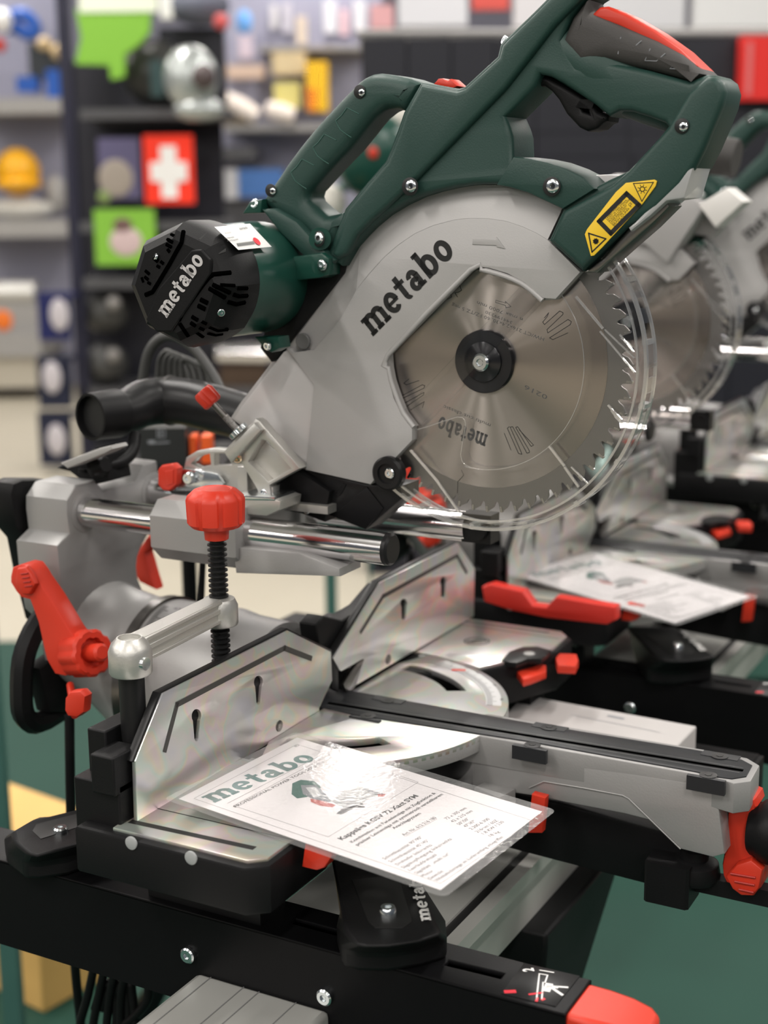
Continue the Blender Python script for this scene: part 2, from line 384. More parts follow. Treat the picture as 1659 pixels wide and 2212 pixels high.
# laser-cut slots and etched writing on the blade
sl = MB()
def onblade(x, y): return P(x, y, 'y', -1.3)
def c4(x, y): return onblade(800+x*.36166, 560+y*.36166)
def cutline(L, w=.45): strip(sl, [c4(*q) for q in L], w, YN, .0)
for base, n_ in (((1040, 320), 4), ((180, 830), 4), ((810, 1000), 4)):
    pass
for L in ([(1040, 350), (1065, 320), (1055, 345), (1030, 375), (1040, 390), (1130, 310), (1150, 318), (1150, 330), (1055, 420), (1060, 440), (1180, 360), (1200, 372), (1195, 390), (1070, 470), (1090, 480), (1180, 440)],
          [(180, 820), (310, 750), (325, 755), (320, 770), (190, 832), (180, 820)], [(195, 865), (320, 795), (318, 810), (215, 880)], [(240, 900), (322, 850), (312, 885)], [(230, 715), (200, 740), (215, 750), (290, 725)],
          [(800, 1040), (840, 1140)], [(830, 1000), (818, 1010), (885, 1160), (905, 1165), (900, 1150), (835, 1003), (850, 1000), (935, 1158), (950, 1155), (950, 1145), (868, 1005), (880, 1000), (960, 1118), (975, 1110), (890, 1020)],
          [(545, 1260), (558, 1290), (522, 1330), (520, 1395)], [(565, 125), (530, 150), (545, 185), (530, 195), (505, 200), (520, 225)], [(470, 180), (485, 225), (460, 240)]): cutline(L)
put('expansion_slots', sl, INK, blade)
et = MB()
def text_on(mb, s, p0, p1, hpx, conv, n, bold=0, flip=False):
    """writing whose baseline runs from photo point p0 to p1 on the surface given by conv"""
    a = conv(*p0); b = conv(*p1); L = np.linalg.norm(b-a); u = (b-a)/L; v = nrm(np.cross(n, u)); return words(mb, s, a, u, v, hpx*.33, width=L, bold=bold)
for s, a, b, h in (('n max 7000 min', (912, 352), (640, 250), 20), ('344199230', (850, 372), (690, 305), 18), ('HW/CT 216x2,4x30, 60 FZ/TZ 5 neg', (1040, 470), (490, 262), 20), ('multi cut classic', (720, 985), (440, 870), 22), ('0216', (1060, 815), (925, 750), 26)):
    et = MB(); text_on(et, s, a, b, h*.36166, c4, YN); put('etched_line', et, ENGR, blade, 'etched grey writing, upside down')
et = MB()
a_, b_ = c4(705, 1050), c4(400, 930); u_ = nrm(b_-a_); v_ = nrm(np.cross(YN, u_)); logo(et, a_, u_, v_, 11*.8, gap=.08, width=np.linalg.norm(b_-a_)*.95)
put('etched_name', et, ENGR, blade); et = MB(); strip(et, [c4(750, 245), c4(810, 262), c4(805, 250), c4(840, 283), c4(810, 290), c4(808, 276), c4(748, 258), c4(750, 245)], .4, YN)
put('etched_arrow', et, ENGR, blade)

# ---- grey upper guard
GF = -13.0
ring_out = [(1215, 450), (1180, 431), (1140, 415), (1105, 405), (1070, 398), (1025, 398), (980, 405), (940, 414), (905, 425), (868, 442), (830, 465), (800, 490), (780, 510), (758, 535), (730, 588)]
low = [(612, 748), (515, 875), (497, 903), (548, 940), (648, 1012), (800, 1048), (893, 951)]
inner = [(894, 922), (872, 893), (862, 870), (854, 849), (845, 822), (840, 795), (838, 766), (1017, 582), (1040, 583), (1060, 587), (1093, 597), (1125, 611), (1150, 629), (1172, 649), (1200, 648), (1255, 588), (1183, 520)]
g = MB(); g.pplate(ring_out+low+inner, 'y', GF+6, 16, 1.2)
gd = H_(put('upper_blade_guard', g, GUARD, saw, 'light grey upper blade guard with black lettering', smooth=35))
# raised face panel inside the sloping band
band_in = [(1183, 518), (1160, 504), (1130, 490), (1095, 478), (1055, 472), (1015, 471), (980, 475), (935, 487), (895, 505), (860, 529), (830, 555), (800, 588), (770, 625)]
g = MB()
top_o = [(1212, 455)]+ring_out[1:14]; lo = [P(x, y, 'y', GF+7.2) for x, y in ring_out[:13]]; li = [P(x, y, 'y', GF) for x, y in band_in]
g.add(lo+li, [[i, i+1, 13+i+1, 13+i] for i in range(12)])
H_(put('sloping_band', g, GUARD, gd, smooth=50))
g = MB(); face = band_in+[(735, 690), (678, 755), (630, 762), (618, 752), (678, 831), (660, 1015), (800, 1046), (890, 951)]+[(890, 925), (868, 895), (850, 860), (841, 822), (836, 795), (834, 765), (840, 756), (1014, 578), (1024, 575), (1056, 579), (1096, 591), (1132, 610), (1173, 644), (1200, 646), (1253, 588)]
g.pplate(face, 'y', GF, GF+8, .5); put('guard_face_panel', g, GUARD, gd, smooth=35)
g = MB(); g.pplate([(628, 752), (680, 826), (662, 1008), (652, 1008), (552, 938), (505, 903), (520, 880), (612, 760)], 'y', GF+2, GF+8, 1.0)
put('guard_lower_panel', g, mat('paler_guard_plastic', (.50, .485, .48), .4, .15, bump=.08, bscale=900), gd, 'slightly paler lower side panel')
# rolled lip round the window
g = MB(); g.tube([P(x, y, 'y', GF+1.0) for x, y in inner[:14]], 1.9, 10, 2); put('window_lip', g, GUARD, gd)
g = MB()
wl = [P(x, y, 'y', GF+2) for x, y in inner[:14]]; g.add(wl+[p+np.array([0, 8, 0]) for p in wl], [[i, i+1, 14+i+1, 14+i] for i in range(13)]); put('window_wall', g, GUARD, gd)
g = MB(); cpos = P(655, 737, 'y', GF+1.1); g.lathe(cpos, YN, [(-1, 6.0), (1.0, 6.0), (1.5, 5.3), (1.3, 4.9)], 28, cap=True)
put('dimple', g, mat('dimple_grey', (.12, .12, .12), .5), gd, 'round dimple')
lg = MB(); a_ = P(805, 728, 'y', GF-.3); b_ = P(985, 545, 'y', GF-.3); u_ = nrm(b_-a_); logo(lg, a_, u_, np.cross(u_, [0, 1, 0])*-1 if np.cross(u_, [0, 1, 0])[2] < 0 else np.cross(u_, [0, 1, 0]), 15.0, width=np.linalg.norm(b_-a_))
put('lettering', lg, INK, gd, 'black slab-serif company name', smooth=0)
ar = MB(); ar.pplate([(1021, 515), (1071, 518), (1072, 512), (1091, 537), (1073, 534), (1072, 530), (1020, 528)], 'y', GF-.7, GF+.5, .25); put('raised_arrow', ar, GUARD, gd, 'embossed direction arrow')
# far half of the guard, seen through the handle opening
g = MB(); farc = [P(x, y, 'y', 20) for x, y in [(1130, 430), (1180, 405), (1230, 388), (1280, 379), (1330, 377), (1370, 380), (1420, 395), (1330, 500), (1225, 480)]]
g.plate([(p[0], p[2]) for p in farc], 'y', 8, 24, 1.5); put('far_guard_shell', g, GUARD, gd)
# black belt-drive cover between guard and motor
g = MB(); g.pplate([(745, 570), (700, 560), (640, 600), (575, 700), (562, 752), (586, 782), (600, 775), (622, 742), (740, 590)], 'y', GF+2, 12, 1.0); H_(put('drive_cover', g, BLACK, saw, 'black cover plate behind the grey guard'))
# black chip deflector under the guard
g = MB(); g.pplate([(636, 1008), (648, 1012), (792, 1046), (868, 1050), (868, 1078), (790, 1145), (700, 1110), (640, 1040)], 'y', GF+6, 22, 1.5)
cd_ = H_(put('chip_deflector', g, BLACKS, saw, 'black angular dust deflector below the guard'))
g = MB(); g.pplate([(792, 1052), (828, 1098), (790, 1143), (716, 1115)], 'y', GF+4.6, GF+7, .8); g.pplate([(748, 1047), (740, 1043), (722, 1066), (727, 1074), (735, 1070)], 'y', GF+5.3, GF+7, .3); put('deflector_panel', g, BLACK, cd_)
g = MB(); g.pplate([(560, 1030), (640, 1015), (712, 1062), (700, 1128), (650, 1110), (600, 1100), (612, 1070)], 'y', -14, 12, 1.5); H_(put('pivot_casting', g, BLACK, saw))
screw('deflector_screw', P(664, 1103, 'y', -15), YN, 2.6, cd_, 2)
g = MB(); g.lathe(P(845, 1020, 'y', GF+2), YN, [(0, 12.5), (6, 12.5), (7.5, 11), (7.5, 7.5), (5.5, 7.2)], 36); pv = H_(put('guard_pivot', g, BLACKS, saw, 'black round pivot of the clear guard'))
screw('pivot_screw', P(843, 1022, 'y', GF-3.5), YN, 4.0, pv, 2.4)

# ---- clear lower guard
R_O = 119.5; R_I = 76.0
def arc(r, a0, a1, n, y, cx=0, cz=0): return [np.array([cx+r*math.cos(math.radians(a0+(a1-a0)*i/n)), y, cz+r*math.sin(math.radians(a0+(a1-a0)*i/n))]) for i in range(n+1)]
A0, A1 = 46, -143
g = MB(); out = [(p[0], p[2]) for p in arc(R_O, A0, A1, 90, 0)]; inn = [(p[0], p[2]) for p in arc(R_I, -112, 58, 70, 0)]
tail = [tuple(c4(x, y)[[0, 2]]) for x, y in [(590, 1215), (565, 1170), (590, 1000), (590, 950), (545, 932), (390, 985), (265, 1020), (205, 1110)]]
inn2 = tail[::-1]+inn[3:]
g.plate(out+[(p) for p in inn2[::-1]], 'y', -8.0, -6.8, 0)
cg = H_(put('lower_blade_guard', g, CLEAR, saw, 'clear plastic lower blade guard around the teeth', smooth=30))
g = MB(); oo = arc(R_O, A0+3, A1+4, 96, 0)
def band(mb, r0, r1, y0, y1, a0, a1, n=96):
    L = [arc(r0, a0, a1, n, y0), arc(r1, a0, a1, n, y0), arc(r1, a0, a1, n, y1), arc(r0, a0, a1, n, y1)]
    v = [L[k][i] for i in range(n+1) for k in range(4)]
    mb.add(v, [[i*4+k, i*4+(k+1) % 4, (i+1)*4+(k+1) % 4, (i+1)*4+k] for i in range(n) for k in range(4)]+[[0, 1, 2, 3], [n*4+3, n*4+2, n*4+1, n*4]])
band(g, 118.0, 120.2, -9, -5.5, A0+1, A1)
put('guard_edge_bead', g, CLEARE, cg)
g = MB(); band(g, 118.2, 119.8, 10.5, 13.5, A0+1, A1)
put('guard_edge_bead', g, CLEARE, cg)
g = MB(); band(g, 112.5, 114.0, -8.6, -6.8, A0, A1)
put('guard_edge_bead', g, CLEARE, cg)
g = MB()
for k in range(17):
    a = A0-4-k*11.2; band(g, 118.4, 119.8, -6, 11, a, a-(8.0 if k % 2 else 5.0), 8)
put('guard_rim_wall', g, CLEAR, cg, 'slotted clear rim')
g = MB()
for k in range(9):
    a = 30-k*20.5; g = MB(); band(g, 116.8, 121.0, -7, 6, a, a-1.6, 2); put('rim_tab', g, CLEARE, cg)
for (x0, y0, x1, y1), w in (((240, 1140, 395, 1320), 2.6), ((395, 1320, 545, 1530), 2.6), ((1068, 1115, 1160, 1235), 2.8), ((1160, 1240, 1245, 1360), 2.8), ((1200, 1240, 1300, 1340), 1.4), ((1228, 222, 1390, 415), 2.6), ((1372, 430, 1580, 675), 1.6), ((1400, 420, 1578, 590), 1.4), ((1490, 450, 1575, 555), 1.6), ((1440, 900, 1510, 990), 3.0), ((1420, 870, 1500, 960), 2.4)):
    a = P(800+x0*.36166, 560+y0*.36166, 'y', -9); b = P(800+x1*.36166, 560+y1*.36166, 'y', -9)
    d = nrm(b-a); s = np.cross(d, YN); g = MB(); g.box((a+b)/2, (np.linalg.norm(b-a), w*.55, 1.8), np.array([d, s, YN])); put('guard_rib', g, CLEARE, cg, 'frosted rib moulded on the clear guard')
g = MB(); g.tube([c4(x, y)+np.array([0, -7.0, 0]) for x, y in [(265, 1020), (390, 985), (545, 934), (590, 955), (590, 1010), (565, 1160), (592, 1218), (650, 1240)]]+[p for p in arc(R_I, -100, 52, 40, -8.2)], .35, 5, 2); put('guard_inner_edge', g, CLEARE, cg)

# ---- green upper housing
arc_in = [(1215, 450), (1180, 431), (1140, 415), (1105, 405), (1070, 398), (1025, 398), (980, 405), (940, 414), (905, 425), (868, 442), (830, 465), (800, 490), (780, 510), (758, 535), (735, 575)]
outer = [(907, 177), (985, 191), (1000, 187), (1072, 121), (1078, 95), (1093, 80), (1150, 25), (1215, -40), (1262, -60), (1300, -30), (1262, -5), (1231, 36), (1209, 86), (1246, 141), (1302, 131), (1400, 152), (1488, 176), (1524, 161), (1544, 162), (1560, 174), (1568, 199), (1562, 229), (1541, 282), (1524, 322), (1504, 361), (1475, 400), (1420, 450), (1355, 492), (1257, 587), (1183, 520)]
hole = [(1090, 252), (1156, 186), (1165, 160), (1189, 166), (1215, 180), (1239, 196), (1282, 225), (1315, 252), (1338, 239), (1362, 240), (1400, 252), (1435, 265), (1441, 273), (1400, 323), (1353, 370), (1305, 392), (1282, 406), (1256, 386), (1220, 370), (1183, 356), (1145, 348), (1108, 345), (1106, 295), (1100, 275)]
g = MB(); g.pplate(outer+arc_in+[(708, 560), (708, 540), (743, 450), (791, 392), (830, 347), (841, 320), (854, 286), (869, 242)], 'y', -20, 20, 4, [hole], 3)
hs = H_(put('green_housing', g, GREEN, saw, 'dark green upper housing with D-handle opening', smooth=45))
g = MB(); g.pplate([(909, 182), (985, 197), (1003, 191), (1076, 124), (1083, 98), (1096, 84), (1152, 30), (1216, -34), (1258, -50), (1258, -8), (1196, 56), (1090, 192), (888, 398), (845, 438), (800, 478), (770, 508), (748, 548), (728, 560), (716, 548), (748, 452), (796, 394), (835, 349), (847, 320), (860, 288), (874, 245)], 'y', -25, -15, 3.5, seg=3); put('side_rib', g, GREEN, hs, smooth=45)
g = MB(); g.pplate([(1441, 276), (1486, 200), (1526, 165), (1544, 166), (1558, 176), (1566, 199), (1559, 229), (1520, 322), (1500, 361), (1472, 400), (1420, 450), (1353, 490), (1257, 583), (1188, 519), (1217, 455), (1286, 418), (1322, 398), (1356, 368)], 'y', -26, -15, 4, seg=3); fc = put('front_column', g, GREEN, hs, smooth=45)
g = MB(); g.tube([P(1225, 110, 'y', 0), P(1300, 150, 'y', 0), P(1400, 200, 'y', 0), P(1500, 235, 'y', 0)], [19, 21, 19, 18], 24, 6); put('handle_core', g, GREEN, hs)
g = MB(); g.pplate([(1108, 338), (1145, 342), (1183, 350), (1222, 364), (1258, 382), (1286, 408), (1215, 452), (1140, 417), (1100, 405), (1070, 400)], 'y', -24, 20, 2, seg=2); put('arched_bridge', g, GREEN, hs)
for c_, r_ in (((889, 402), 4.1), ((1195, 402), 4.4)):
    recess(P(c_[0]-3, c_[1]+1, 'y', -25.6), YN, 6.2, hs); screw('housing_screw', P(c_[0], c_[1], 'y', -25.8), YN, r_, hs, 1.6)
recess(P(1473, 272, 'y', -26.6), YN, 4.6, hs); screw('housing_screw', P(1477, 274, 'y', -26.8), YN, 2.7, hs, 1)
screw('transport_pin', P(1092, 88, 'y', -10), nrm([-.6, -.5, .3]), 3.4, hs, 2)
# grip
g = MB(); g.pplate([(1262, -4), (1231, 36), (1209, 86), (1246, 141), (1302, 131), (1400, 152), (1488, 176), (1524, 161), (1514, 151), (1471, 116), (1415, 86), (1335, 52), (1275, 28)], 'y', -21.5, 20, 9, seg=4)
gr = H_(put('handle_grip', g, GRIP, saw, 'charcoal rubber grip of the operating handle', smooth=50))
g = MB()
for L in ([(1341, 80), (1335, 117)], [(1386, 88), (1360, 110)], [(1405, 105), (1393, 131), (1418, 132), (1437, 116)], [(1460, 136), (1447, 148), (1470, 150), (1482, 143)]):
    g.tube([P(x, y, 'y', -20.9) for x, y in L], .35, 6, 1)
put('grip_ribs', g, GREYP, gr)
g = MB(); g.pplate([(1275, 33), (1295, 15), (1312, 13), (1355, 31), (1415, 66), (1471, 106), (1516, 149), (1507, 152), (1470, 134), (1415, 101), (1335, 58), (1282, 42)], 'y', -15, 15, 2.5, seg=3); H_(put('lock_button', g, RED, saw, 'long red safety lock button on top of the grip'))
g = MB(); g.pplate([(1139, 182), (1150, 164), (1170, 160), (1189, 168), (1239, 198), (1262, 212), (1282, 228), (1290, 240), (1314, 250), (1312, 262), (1302, 266), (1290, 278), (1268, 284), (1250, 276), (1222, 246), (1205, 215), (1190, 197), (1175, 186), (1158, 187)], 'y', -12, 12, 3, [[(1258, 225), (1272, 225), (1268, 235), (1271, 246), (1258, 241), (1254, 232)]], 3)
H_(put('trigger', g, BLACK, saw, 'black trigger with a padlock hole'))
g = MB(); g.pplate([(935, 182), (945, 170), (956, 169), (965, 175), (972, 170), (990, 186), (975, 192)], 'y', -8, 8, 1.5); H_(put('release_tab', g, RED, saw, 'small red tab on top of the housing'))
# lamp and laser window, laser label
g = MB(); g.pplate([(1497, 363), (1459, 366), (1430, 384), (1418, 432), (1372, 480), (1357, 492), (1362, 500), (1405, 466), (1440, 434), (1478, 428)], 'y', -25.5, 14, 1.5, seg=2)
H_(put('lamp_window', g, FROST, saw, 'smoky clear plastic cover of the lamp and laser'))
g = MB(); g.pplate([(1357, 494), (1395, 470), (1440, 436), (1446, 446), (1400, 492), (1345, 540), (1290, 590), (1262, 588), (1300, 560)], 'y', -18, 10, 1.2); H_(put('laser_bracket', g, DARKST, saw, 'dark metal strip below the laser label'))
g = MB(); g.pplate([(1352, 395), (1413, 388), (1419, 391), (1416, 402), (1388, 440), (1300, 535), (1283, 552), (1276, 553), (1263, 506), (1268, 495), (1330, 415)], 'y', -27.1, -26.0, .2); lb = H_(put('laser_label', g, YEL, saw, 'yellow laser warning label'))
g = MB()
def lp(x, y): return P(x, y, 'y', -27.25)
def q5(x, y): return lp(1050+x*.33153, y*.33153)
for L, w in (([(960, 1195), (1090, 1188), (1015, 1312)], .55), ([(668, 1520), (780, 1556), (690, 1642)], .9), ([(915, 1262), (995, 1335), (813, 1520), (737, 1442)], 2.9)):
    strip(g, [q5(*p) for p in L], w, YN, close=True)
for c_, r_ in (((1018, 1232), 15), ((715, 1572), 5)):
    strip(g, [q5(c_[0]+r_*math.cos(t), c_[1]+r_*math.sin(t)) for t in np.linspace(0, 2*math.pi, 14)], .5 if r_ > 10 else 2.2, YN)
    for k in range(8):
        t = k*math.pi/4+.3; strip(g, [q5(c_[0]+(r_+5)*math.cos(t), c_[1]+(r_+5)*math.sin(t)), q5(c_[0]+(r_+15)*math.cos(t), c_[1]+(r_+15)*math.sin(t))], .4, YN)
a0_, dU, dV = np.array([792, 1470.]), np.array([128, -142.])/9., np.array([-15, -13.])
u_ = nrm(q5(905, 1300)-q5(790, 1425)); v_ = nrm(np.cross(YN, u_))
for k, s in enumerate(('LASERSTRAHLUNG', 'NICHT IN DEN STRAHL', 'BLICKEN LASER KLASSE 2', 'LASER RADIATION', 'DO NOT STARE INTO', 'BEAM CLASS 2', 'IEC 60825-1')):
    words(g, s, q5(785+k*9.0, 1430+k*8.5), u_, v_, 1.0, width=11+3*(k % 3)+(4 if k < 4 else 0))
words(g, 'CE', q5(935, 1345), u_, v_, 1.6)
put('label_print', g, INK, lb, smooth=0)

# ---- carry handle
g = MB()
co = [(908, 178), (880, 168), (852, 162), (830, 159), (812, 157), (797, 159), (780, 167), (767, 177), (745, 199), (719, 226), (690, 257), (666, 285), (638, 320), (613, 354), (594, 383), (574, 412), (562, 430), (566, 446), (590, 462), (626, 482), (650, 500), (672, 528), (690, 545), (712, 548), (730, 520), (750, 452)]
ci = [(743, 452), (735, 458), (712, 464), (700, 466), (680, 450), (662, 434), (659, 425), (662, 415), (674, 402), (706, 366), (727, 344), (746, 325), (770, 295), (788, 272), (803, 254), (821, 240), (832, 235), (846, 234), (858, 236), (869, 241), (880, 230)]
g.pplate(co+ci, 'y', -17, 17, 9, seg=5); ch = H_(put('carry_handle', g, GREEN, saw, 'dark green carrying handle', smooth=60))
g = MB()
for k, (x0, y0) in enumerate(((737, 233), (688, 290), (640, 344))):
    for L in ([(x0+12, y0), (x0, y0+17)], [(x0+13, y0), (x0+38, y0+13)], [(x0-12, y0+27), (x0-2, y0+47), (x0+22, y0+64)], [(x0, y0+17), (x0-11, y0+27)]):
        g.tube([P(x, y, 'y', -17.2) for x, y in L], .3, 6, 2)
put('grip_grooves', g, mat('groove_green', (.03, .1, .08), .5), ch)
for c_ in ((780, 199), (588, 412)):
    recess(P(c_[0]-3, c_[1]-1, 'y', -17.4), YN, 4.6, ch); screw('handle_screw', P(c_[0]+2, c_[1]+1, 'y', -17.8), YN, 2.4, ch, 1)
g = MB(); g.pplate([(562, 452), (590, 450), (640, 478), (682, 525), (708, 548), (728, 562), (700, 580), (660, 560), (600, 500)], 'y', -24, 6, 3); put('handle_foot', g, GREEN, ch)

# ---- motor
mb0 = P(562, 598, 'y', -12); me_ = P(396, 616, 'y', -122); md = nrm(me_-mb0); ML = np.linalg.norm(me_-mb0)
uu = nrm(np.cross(ZU, md)); ww = nrm(np.cross(md, uu))      # uu: sideways, ww: up
if uu[0] < 0: uu = -uu
def oct_(i, k): return 1.0
g = MB(); g.lathe(mb0, md, [(0, 40.5), (10, 41), (30, 40.5), (ML*.70, 39.5), (ML*.74, 39)], 48)
mo = H_(put('motor_housing', g, GREENG, saw, 'glossy dark green motor housing', smooth=50))
def mpt(a, s, z): return mb0+md*a+uu*s+ww*z
g = MB()
for p in ((691, 516), (697, 573)):
    g = MB(); g.cyl(P(*p, 'y', -25), P(*p, 'y', -4), 8, n=24); put('screw_lug', g, GREENG, mo)
screw('motor_screw', P(691, 515, 'y', -26.5), nrm([-.2, -1, .1]), 4.3, mo); recess(P(689, 516, 'y', -27), nrm([-.2, -1, .1]), 5.6, mo)
screw('motor_screw', P(697, 573, 'y', -30), nrm([-.2, -1, .1]), 4.0, mo)
screw('motor_screw', P(552, 441, 'y', -20), nrm([-.2, -1, .3]), 3.6, mo); screw('motor_screw', P(579, 747, 'y', -48), nrm([-.2, -1, -.1]), 3.2, mo)
g = MB(); g.pplate([(522, 462), (538, 436), (566, 430), (563, 460)], 'y', -22, -6, 1.5); put('mount_tab', g, GREENG, mo); g = MB(); g.pplate([(548, 728), (600, 728), (604, 752), (585, 762), (572, 755)], 'y', -46, -30, 1.5); put('mount_tab', g, GREENG, mo)
# black end cover, rounded octagon that steps back towards the side
n = 48
def rsq(t, r, k=.11): return r*(1+k*(math.cos(4*(t-math.pi/4))*-1)*-.5)
def oc(t, k): q = (t % (math.pi/4))-math.pi/8; return (1-k)+k*math.cos(math.pi/8)/math.cos(q)
loops = []; n = 64
for a, r, k in ((ML*.66, 39.5, 0), (ML*.69, 41.2, .3), (ML*.90, 41.4, .8), (ML*.97, 40.2, 1), (ML*1.06, 35.5, 1), (ML*1.10, 30, 1), (ML*1.10, 5, 1)):
    loops.append([mpt(a+(6*math.sin(2*math.pi*i/n+2.2) if a < ML*.7 else 0), r*oc(2*math.pi*i/n, k)*1.04*math.cos(2*math.pi*i/n), r*oc(2*math.pi*i/n, k)*1.04*math.sin(2*math.pi*i/n)) for i in range(n)])
g = MB(); g.loft(loops)
from mathutils.bvhtree import BVHTree
bvh = BVHTree.FromPolygons(g.v, g.f)
def surf(x, y, lift=.25):
    q = Vector(ray(x, y)).normalized(); h, nn, _, _ = bvh.ray_cast(Vector(CAM), q)
    if h is None: return None
    nn = nn if nn.dot(q) < 0 else -nn; return np.array(h+nn*lift)
ec = put('motor_end_cover', g, BLACK, mo, 'black vented motor end cover', smooth=22)
e0 = mpt(ML*1.10, 0, 0)
Fp = lambda x, y, lift=0: (lambda q: CAM+q*(((e0+md*lift-CAM)@md)/(q@md)))(ray(x, y))
def fplate(mb, px, l0, l1):
    a = [Fp(x, y, l0) for x, y in px]; b = [p+md*(l1-l0) for p in a]; mb.loft([a, b])
g = MB(); fplate(g, [(322, 690), (346, 716), (378, 716), (462, 592), (462, 560), (442, 538), (420, 540), (350, 622)], -3, 1.6); put('name_bar', g, BLACK, ec, bev=1.0)
g = MB(); a_ = Fp(360, 688, 1.9); b_ = Fp(442, 562, 1.9); u_ = nrm(b_-a_); v_ = nrm(np.cross(md, u_)); v_ = v_ if v_[2] > 0 else -v_
logo(g, a_, u_, v_, 8.2, width=np.linalg.norm(b_-a_)); put('cover_lettering', g, mat('silver_print', (.62, .6, .6), .4, .4), ec, 'silver-grey company name', smooth=0)
def sslot(name, px, w):
    """dark vent slot that follows the cover's surface between photo points"""
    L = []
    for (x0, y0), (x1, y1) in zip(px, px[1:]):
        nS = max(2, int(math.hypot(x1-x0, y1-y0)/4)); L += [(x0+(x1-x0)*i/nS, y0+(y1-y0)*i/nS) for i in range(nS)]
    L.append(px[-1]); Q = [surf(p[0], p[1], -w*.12) for p in L]; Q = [q for q in Q if q is not None]
    if len(Q) < 2: return
    g = MB(); g.tube(Q, w/2, 6, 1); put(name, g, mat('vent_black', (.0008, .0008, .0008), .9, spec=0), ec, smooth=0)
ORI = lambda L: [(290+x*.26522, 440+y*.26522) for x, y in L]
for L, w in (([(400, 225), (385, 320), (345, 390), (290, 490), (200, 640), (150, 720), (90, 745)], 3.4), ([(785, 560), (640, 575), (600, 610), (560, 660), (400, 880), (365, 950)], 3.6), ([(370, 975), (440, 1080)], 3.2),
             ([(610, 690), (740, 765)], 3.4), ([(640, 660), (780, 725)], 3.4), ([(760, 800), (830, 820), (900, 805)], 3.4), ([(805, 740), (850, 755), (920, 750)], 3.4), ([(840, 690), (920, 690)], 3.2), ([(700, 660), (820, 665)], 2.6),
             ([(540, 780), (600, 810)], 3.6), ([(520, 830), (580, 860)], 3.6), ([(470, 920), (520, 950)], 3.2), ([(460, 970), (500, 995)], 3.2), ([(550, 960), (590, 980)], 3.2), ([(530, 1010), (570, 1030)], 3.2), ([(610, 1005), (680, 1035), (760, 1025)], 3), ([(600, 1055), (660, 1070), (720, 1060)], 3), ([(510, 1050), (560, 1085)], 3),
             ([(270, 290), (315, 315)], 2.8), ([(260, 330), (305, 355)], 2.8), ([(300, 250), (325, 262)], 2.4), ([(270, 370), (290, 395)], 2.6), ([(160, 440), (195, 470)], 3.4), ([(215, 470), (240, 490)], 2.6), ([(185, 505), (210, 520)], 2.6), ([(90, 545), (125, 575)], 2.6), ([(85, 595), (115, 620)], 2.6), ([(110, 640), (135, 655)], 2.4), ([(60, 600), (75, 640)], 2.2)):
    sslot('vent_slot', ORI(L), w)
cs = surf(477, 675, 0); cs2 = surf(338, 555, 0)
if cs is not None: screw('cover_screw', cs, nrm(md*.6+uu*.6-ww*.2), 2.6, ec, 1.5)
if cs2 is not None: screw('cover_screw', cs2, nrm(md*.6-uu*.5+ww*.3), 2.4, ec, 1.5)
pk = [surf(*p, .3) for p in ORI([(525, 290), (590, 235), (745, 370), (745, 390), (690, 410)])]
if all(p is not None for p in pk): g = MB(); g.add(pk+[p-np.array([0, 0, .8]) for p in pk], [[0, 1, 2, 3, 4], [9, 8, 7, 6, 5]]+[[i, (i+1) % 5, 5+(i+1) % 5, 5+i] for i in range(5)]); put('brush_pocket', g, INK, ec, 'dark recess on top of the cover')
g = MB(); g.pplate([(575, 562), (695, 546), (711, 558), (708, 594), (690, 601), (575, 612)], 'y', -28, -8, 2); put('mount_web', g, GREENG, mo)
# price sticker lying on the upper side
def SP(x, y, lift=0): # intersect with motor cylinder r=44.4
    q = ray(x, y); o = CAM-mb0; q2 = q-md*(q@md); o2 = o-md*(o@md); a = q2@q2; b = 2*(q2@o2); c = o2@o2-(43.4+lift)**2; disc_ = b*b-4*a*c
    t = (-b-math.sqrt(max(disc_, 0)))/(2*a); return CAM+q*t
def curvedquad(mb, c, nx=10, ny=8, lift=0):
    c = [np.array(p, float) for p in c]; v = []
    for j in range(ny+1):
        for i in range(nx+1):
            a = c[0]*(1-i/nx)+c[1]*i/nx; b = c[3]*(1-i/nx)+c[2]*i/nx; p = a*(1-j/ny)+b*j/ny; v.append(SP(p[0], p[1], lift))
    mb.add(v, [[j*(nx+1)+i, j*(nx+1)+i+1, (j+1)*(nx+1)+i+1, (j+1)*(nx+1)+i] for j in range(ny) for i in range(nx)])
g = MB(); curvedquad(g, [(463, 490), (540, 483), (587, 533), (515, 540)], lift=1.0); st = put('price_sticker', g, WHITE, mo, 'white price sticker with a red dot', smooth=60)
g = MB(); o_ = SP(486, 516, 1.6); u_ = nrm(SP(530, 509, 1.6)-o_); v_ = nrm(SP(480, 505, 1.6)-SP(490, 520, 1.6))
words(g, 'Kappsaege metabo', o_, u_, v_, 1.3, width=14); words(g, 'KGSV 72 Xact SYM', SP(492, 522, 1.6), u_, v_, 1.3, width=16); words(g, '6122161', SP(487, 505, 1.6), u_, v_, 1.4, width=9); words(g, 'körnschi', SP(519, 496, 1.6), u_, v_, 2.4, width=12, bold=.02)
for k in range(16): curvedquad(g, [(511+k*2.3, 525+k*-.3), (512.2+k*2.3, 525-k*.3), (516+k*2.3, 532-k*.3), (514.6+k*2.3, 532-k*.3)], 1, 2, 1.5)
put('sticker_print', g, INK, st, smooth=0)
g = MB(); cc = [(555+8*math.cos(t)+2*math.sin(t), 521+7*math.sin(t)+4*math.cos(t)) for t in np.linspace(0, 2*math.pi, 16)[:-1]]
g.add([SP(x, y, 1.7) for x, y in cc], [list(range(15))]); put('red_dot', g, REDP, st, smooth=0)

